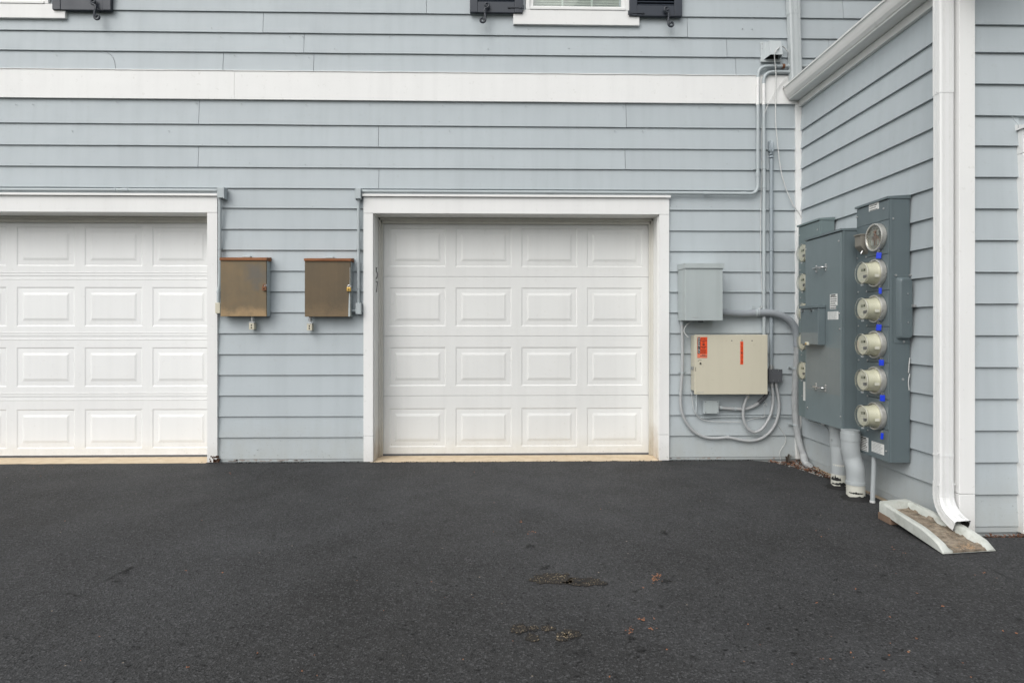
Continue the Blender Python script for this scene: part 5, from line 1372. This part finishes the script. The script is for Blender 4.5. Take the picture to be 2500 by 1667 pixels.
shutter(a.x, b.x, a.z, a.z+1.42, False, 0, 0, 'black shutter beside the window at the top left corner', 6)
shutter_dog(233, 20, -1, 'curled iron shutter dog under the top left shutter')

# little wire on the far right casing cap
wire('thin wire looping off the right hand door casing cap', [F(2471.5, 284, YW-.02), F(2476, 294, YW-.02), F(2485, 304, YW-.04), F(2486, 313, YW-.05)], .0016, gcable_m)

# ================================================================== LITTER, GRAVEL, WORN PATCHES
def pebbles(name, mat, pts, rmin, rmax, label, cat, parent=None, z0=0.0):
    m = MB()
    for x, y in pts:
        r = random.uniform(rmin, rmax); bm = bmesh.new(); bmesh.ops.create_icosphere(bm, subdivisions=1, radius=r)
        S_ = Matrix.Diagonal((random.uniform(.7, 1.3), random.uniform(.7, 1.3), random.uniform(.4, .8), 1)); R = Matrix.Rotation(random.uniform(0, 6), 4, 'Z')
        m.add(bm, Matrix.Translation((x, y, z0+r*.25)) @ R @ S_)
    o = m.build(name, mat, parent); o['kind'] = 'stuff'
    if not parent: tag(o, label, cat)
    return o
def flakes(name, mat, pts, smin, smax, label, cat, z0=0.001, parent=None, lift=.006):
    m = MB()
    for x, y in pts:
        s = random.uniform(smin, smax); n = 6; R = Matrix.Rotation(random.uniform(0, 6.28), 4, 'Z') @ Matrix.Rotation(random.uniform(-.6, .6), 4, 'X')
        top = [Vector((s*cos(2*pi*i/n)*random.uniform(.6, 1.1), s*.6*sin(2*pi*i/n)*random.uniform(.6, 1.1), s*.25*cos(4*pi*i/n))) for i in range(n)]
        O = Vector((x, y, z0+random.uniform(0, lift)+s*.3)); top = [O+(R @ v) for v in top]
        m.prism(top, (0, 0, -.0008))
    o = m.build(name, mat, parent); o['kind'] = 'stuff'
    if not parent: tag(o, label, cat)
    return o
def blob(px, py, rx, ry, seed, n=44, z=.004):
    out = []
    for i in range(n):
        a = 2*pi*i/n; k = 1+.45*noise.noise(Vector((cos(a)*1.8, sin(a)*1.8, seed)))+.30*noise.noise(Vector((cos(a)*6, sin(a)*6, seed)))
        out.append(G(px+rx*k*cos(a), py+ry*k*sin(a), 0)+Vector((0, 0, z)))
    return out
def inside(poly, x, y):
    c = False; n = len(poly)
    for i in range(n):
        a, b = poly[i], poly[i-1]
        if (a.y > y) != (b.y > y) and x < (b.x-a.x)*(y-a.y)/(b.y-a.y)+a.x: c = not c
    return c
for (px, py, rx, ry, sd_) in ((1352, 1413, 52, 13, 1.0), (1428, 1422, 44, 9, 2.3), (1266, 1536, 20, 11, 3.1), (1300, 1534, 14, 6, 4.7), (1338, 1535, 18, 6, 5.2), (1299, 1558, 15, 9, 6.6), (1372, 1556, 13, 12, 7.1), (1395, 1548, 19, 11, 8.8)):
    poly = blob(px, py, rx, ry, sd_)
    MB().prism(poly, (0, 0, -.003)).build('worn_patch', patch_m, drive)
    xs_ = [p.x for p in poly]; ys2 = [p.y for p in poly]; pts = []
    for _ in range(int(rx*ry*.30)):
        x, y = random.uniform(min(xs_), max(xs_)), random.uniform(min(ys2), max(ys2))
        if inside(poly, x, y): pts.append((x, y))
    pebbles('exposed_stone', gravel2_m, pts, .0011, .0029, '', '', drive, .0035)
# peeled sealer flakes, dark scabs and cracks
def crack(pts, w0):
    w0 *= 1.7
    P = spline([G(*p)+Vector((0, 0, .004)) for p in pts], 7); m = MB(); l = []; r = []
    for i, p in enumerate(P):
        t = (P[min(i+1, len(P)-1)]-P[max(i-1, 0)]).normalized(); nn = Vector((-t.y, t.x, 0)); u = i/(len(P)-1)
        ww = w0*(.25+.9*abs(noise.noise(Vector((i*.45, pts[0][0], 1)))))*sin(pi*min(max(u, .03), .97))**.4
        j = nn*random.uniform(-.002, .002); l.append(p+nn*ww+j); r.append(p-nn*ww+j)
    for i in range(len(P)-1): m.quad(l[i], l[i+1], r[i+1], r[i])
    m.build('crack', seal_black, drive)
crack([(246, 1417), (262, 1415), (285, 1402), (305, 1392), (325, 1384), (350, 1375)], .0055)
crack([(298, 1397), (312, 1391), (322, 1386)], .010)
crack([(155, 1453), (168, 1447), (180, 1452), (200, 1456)], .0045)
crack([(350, 1374), (400, 1345), (430, 1325), (468, 1300)], .0016)
crack([(690, 1130), (655, 1145), (630, 1163), (620, 1190), (600, 1205)], .0022)
crack([(600, 1206), (580, 1222), (560, 1238)], .0016)
crack([(800, 1355), (825, 1348), (840, 1360), (870, 1367)], .0012)
crack([(18, 1640), (40, 1612), (75, 1570), (110, 1535)], .0018)
crack([(270, 1418), (295, 1420), (280, 1410)], .004)
crack([(2385, 1378), (2420, 1390), (2455, 1408), (2480, 1422)], .003)
crack([(1402, 1630), (1412, 1618), (1430, 1612)], .003)
for i in range(120):
    px, py = random.uniform(20, 2480), random.uniform(1165, 1655); L = random.uniform(4, 20)*(py-700)/800; a = random.uniform(-.5, .35)
    if px > 2080 and py < 1380: continue
    crack([(px, py), (px+L*.5, py+L*.5*a+random.uniform(-2, 2)), (px+L, py+L*a)], random.uniform(.0012, .0042))
m = MB()      # small black scabs and pits in the sealer
for _ in range(260):
    px, py = random.uniform(10, 2490), 1145+510*random.random()**.8
    if px > 2090 and py < 1370: continue
    c = G(px, py, .004); rr_ = random.uniform(.002, .008)*(1 if random.random() < .85 else 1.6); a0 = random.uniform(-.5, .9)
    n_ = 8; el = random.uniform(.25, .7)
    pts = [c+Vector((rr_*random.uniform(.6, 1.3)*(cos(2*pi*k/n_)*cos(a0)-el*sin(2*pi*k/n_)*sin(a0)), rr_*random.uniform(.6, 1.3)*(cos(2*pi*k/n_)*sin(a0)+el*sin(2*pi*k/n_)*cos(a0)), 0)) for k in range(n_)]
    m.prism(pts, (0, 0, -.001))
m.build('sealer_scab', seal_black, drive)['kind'] = 'stuff'
m = MB()
for (px, py, n_, sx, sy) in ((1340, 1382, 14, 18, 9), (1294, 1332, 9, 10, 5), (1628, 1416, 12, 16, 7), (1625, 1300, 12, 20, 8), (1570, 1586, 7, 14, 6), (1415, 1420, 10, 18, 4), (1420, 1588, 6, 15, 5), (310, 1398, 5, 12, 3), (1540, 1556, 8, 14, 5), (1610, 1480, 5, 9, 4)):
    for _ in range(n_):
        qx, qy = random.gauss(px, sx*.5), random.gauss(py, sy*.5); c = G(qx, qy, .004); s = random.uniform(.0025, .008); a0 = random.uniform(0, 6)
        pts = [c+Vector((s*1.6*cos(a0)*k1-s*.5*sin(a0)*k2, s*1.6*sin(a0)*k1+s*.5*cos(a0)*k2, .001+.002*random.random())) for k1, k2 in ((-1, -.4), (0, -1), (1, -.3), (.7, .8), (-.5, 1))]
        m.prism(pts, (0, 0, -.0010))
o = m.build('sealer_flake', seal_black, drive); o['kind'] = 'stuff'
# leaves on the drive
pts = []
for px, py, n_, s in ((1605, 1408, 16, 5), (1600, 1418, 18, 6), (1538, 1544, 14, 8), (1592, 1538, 6, 4), (1567, 1514, 6, 5), (1272, 1275, 4, 4), (1299, 1302, 6, 6), (1600, 1513, 2, 3)):
    for _ in range(n_): g = G(random.gauss(px, s), random.gauss(py, s*.5)); pts.append((g.x, g.y))
flakes('leaf_litter', leaf_m, pts, .002, .007, 'crumbled orange leaf bits in small heaps on the asphalt', 'leaf litter', .004)
pts = []
for px, py in ((1627, 1585), (2173, 1508), (2180, 1335), (2184, 1340), (2208, 1350), (1160, 1152), (565, 1155), (2008, 1608), (1992, 1472), (2404, 1398), (2300, 1480), (2478, 1546), (453, 1393), (460, 1628), (80, 1143), (125, 1141), (2170, 1600), (2240, 1560), (2350, 1620), (2090, 1440)):
    for _ in range(2): g = G(px+random.gauss(0, 2), py+random.gauss(0, 1)); pts.append((g.x, g.y))
for i in range(18): g = G(random.uniform(1900, 2490), random.uniform(1290, 1660)); pts.append((g.x, g.y))
for i in range(26): g = G(random.uniform(20, 1900), random.uniform(1150, 1660)); pts.append((g.x, g.y))
flakes('leaf_litter', leaf_m, pts, .0022, .0060, 'single tiny leaf scraps strewn across the asphalt', 'leaf litter', .001, None, .001)
# litter and stones in the corner along the side wall, and along the wing front
pts = []; pts2 = []; pts3 = []
poly = [(2.10, -.03), (2.22, -.10), (2.30, -.22), (2.37, -.40), (2.41, -.62), (2.44, -.82), (2.47, -1.05), (2.50, -1.05), (2.50, -.03)]
PV = [Vector((x, y, 0)) for x, y in poly]
for _ in range(1500):
    x, y = random.uniform(2.08, 2.5), random.uniform(-1.1, -.02)
    if inside(PV, x, y): (pts if random.random() < .35 else pts2 if random.random() < .5 else pts3).append((x, y))
pebbles('gravel', gravel_m, pts, .004, .012, 'grey gravel in the gap between the asphalt and the side wall', 'gravel', None, -.018)
flakes('leaf_litter', leaf2_m, pts2, .006, .016, 'dark brown dead leaves in the wall corner under the corrugated conduit', 'leaf litter', -.018, None, .02)
flakes('leaf_litter', leaf_m, pts3[:60], .005, .013, 'rust-coloured dead leaves lying among the corner gravel', 'leaf litter', -.012, None, .02)
pts = [(random.uniform(2.62, 3.4), random.uniform(-1.89, -1.845)) for _ in range(130)]
flakes('leaf_litter', leaf2_m, pts, .004, .012, 'dead leaves caught along the foot of the right hand wall', 'leaf litter', -.01, None, .014)
pts = []
for i in range(130):
    u = min(.99, .5+.38*random.random()) if random.random() < .8 else .25+.5*random.random(); v = abs(random.gauss(0, .05)) if random.random() < .8 else random.random()*.9
    q = sbp(u*.75+.1, min(v+.01, .88), 0); pts.append((q.x, q.y, zfl(v)))
m = MB()
for x, y, z in pts:
    s = random.uniform(.0025, .0055); m.lathe([(0, s), (.0012, s*.8)], (x, y, z+.004), (random.uniform(-.3, .3), random.uniform(-.3, .3), 1), 6)
o = m.build('leaf_litter', seed_m); o['kind'] = 'stuff'; tag(o, 'tiny orange seeds and leaf scraps on the lip of the splash block', 'leaf litter')
# knobbly stump at the wall
g = F(1922, 1124, -.07); g.z = 0
stp = thing('plant_stump', g, 'knobbly dead stump of a shrub at the foot of the wall near the corner', 'stump')
for k in range(7):
    a = random.uniform(0, 6.28); tip = Vector((g.x+.035*cos(a), g.y+.02*sin(a), random.uniform(.03, .07))); P = [Vector((g.x, g.y, -.03)), Vector((g.x+.012*cos(a), g.y+.01*sin(a), .02)), tip]
    MB().tube(spline(P, 3), lambda i: .010-.0008*i, 7).build('stub', [soil_m, brownbox_m, gravel_m][k % 3], stp)
# sealer crumbs along the wall foot
pts = [(random.uniform(-2.6, 2.1), -.034+random.gauss(0, .006)) for _ in range(420)]
pebbles('asphalt_crumb', seal_black, pts, .002, .006, 'black asphalt crumbs scattered along the foot of the front wall', 'gravel')
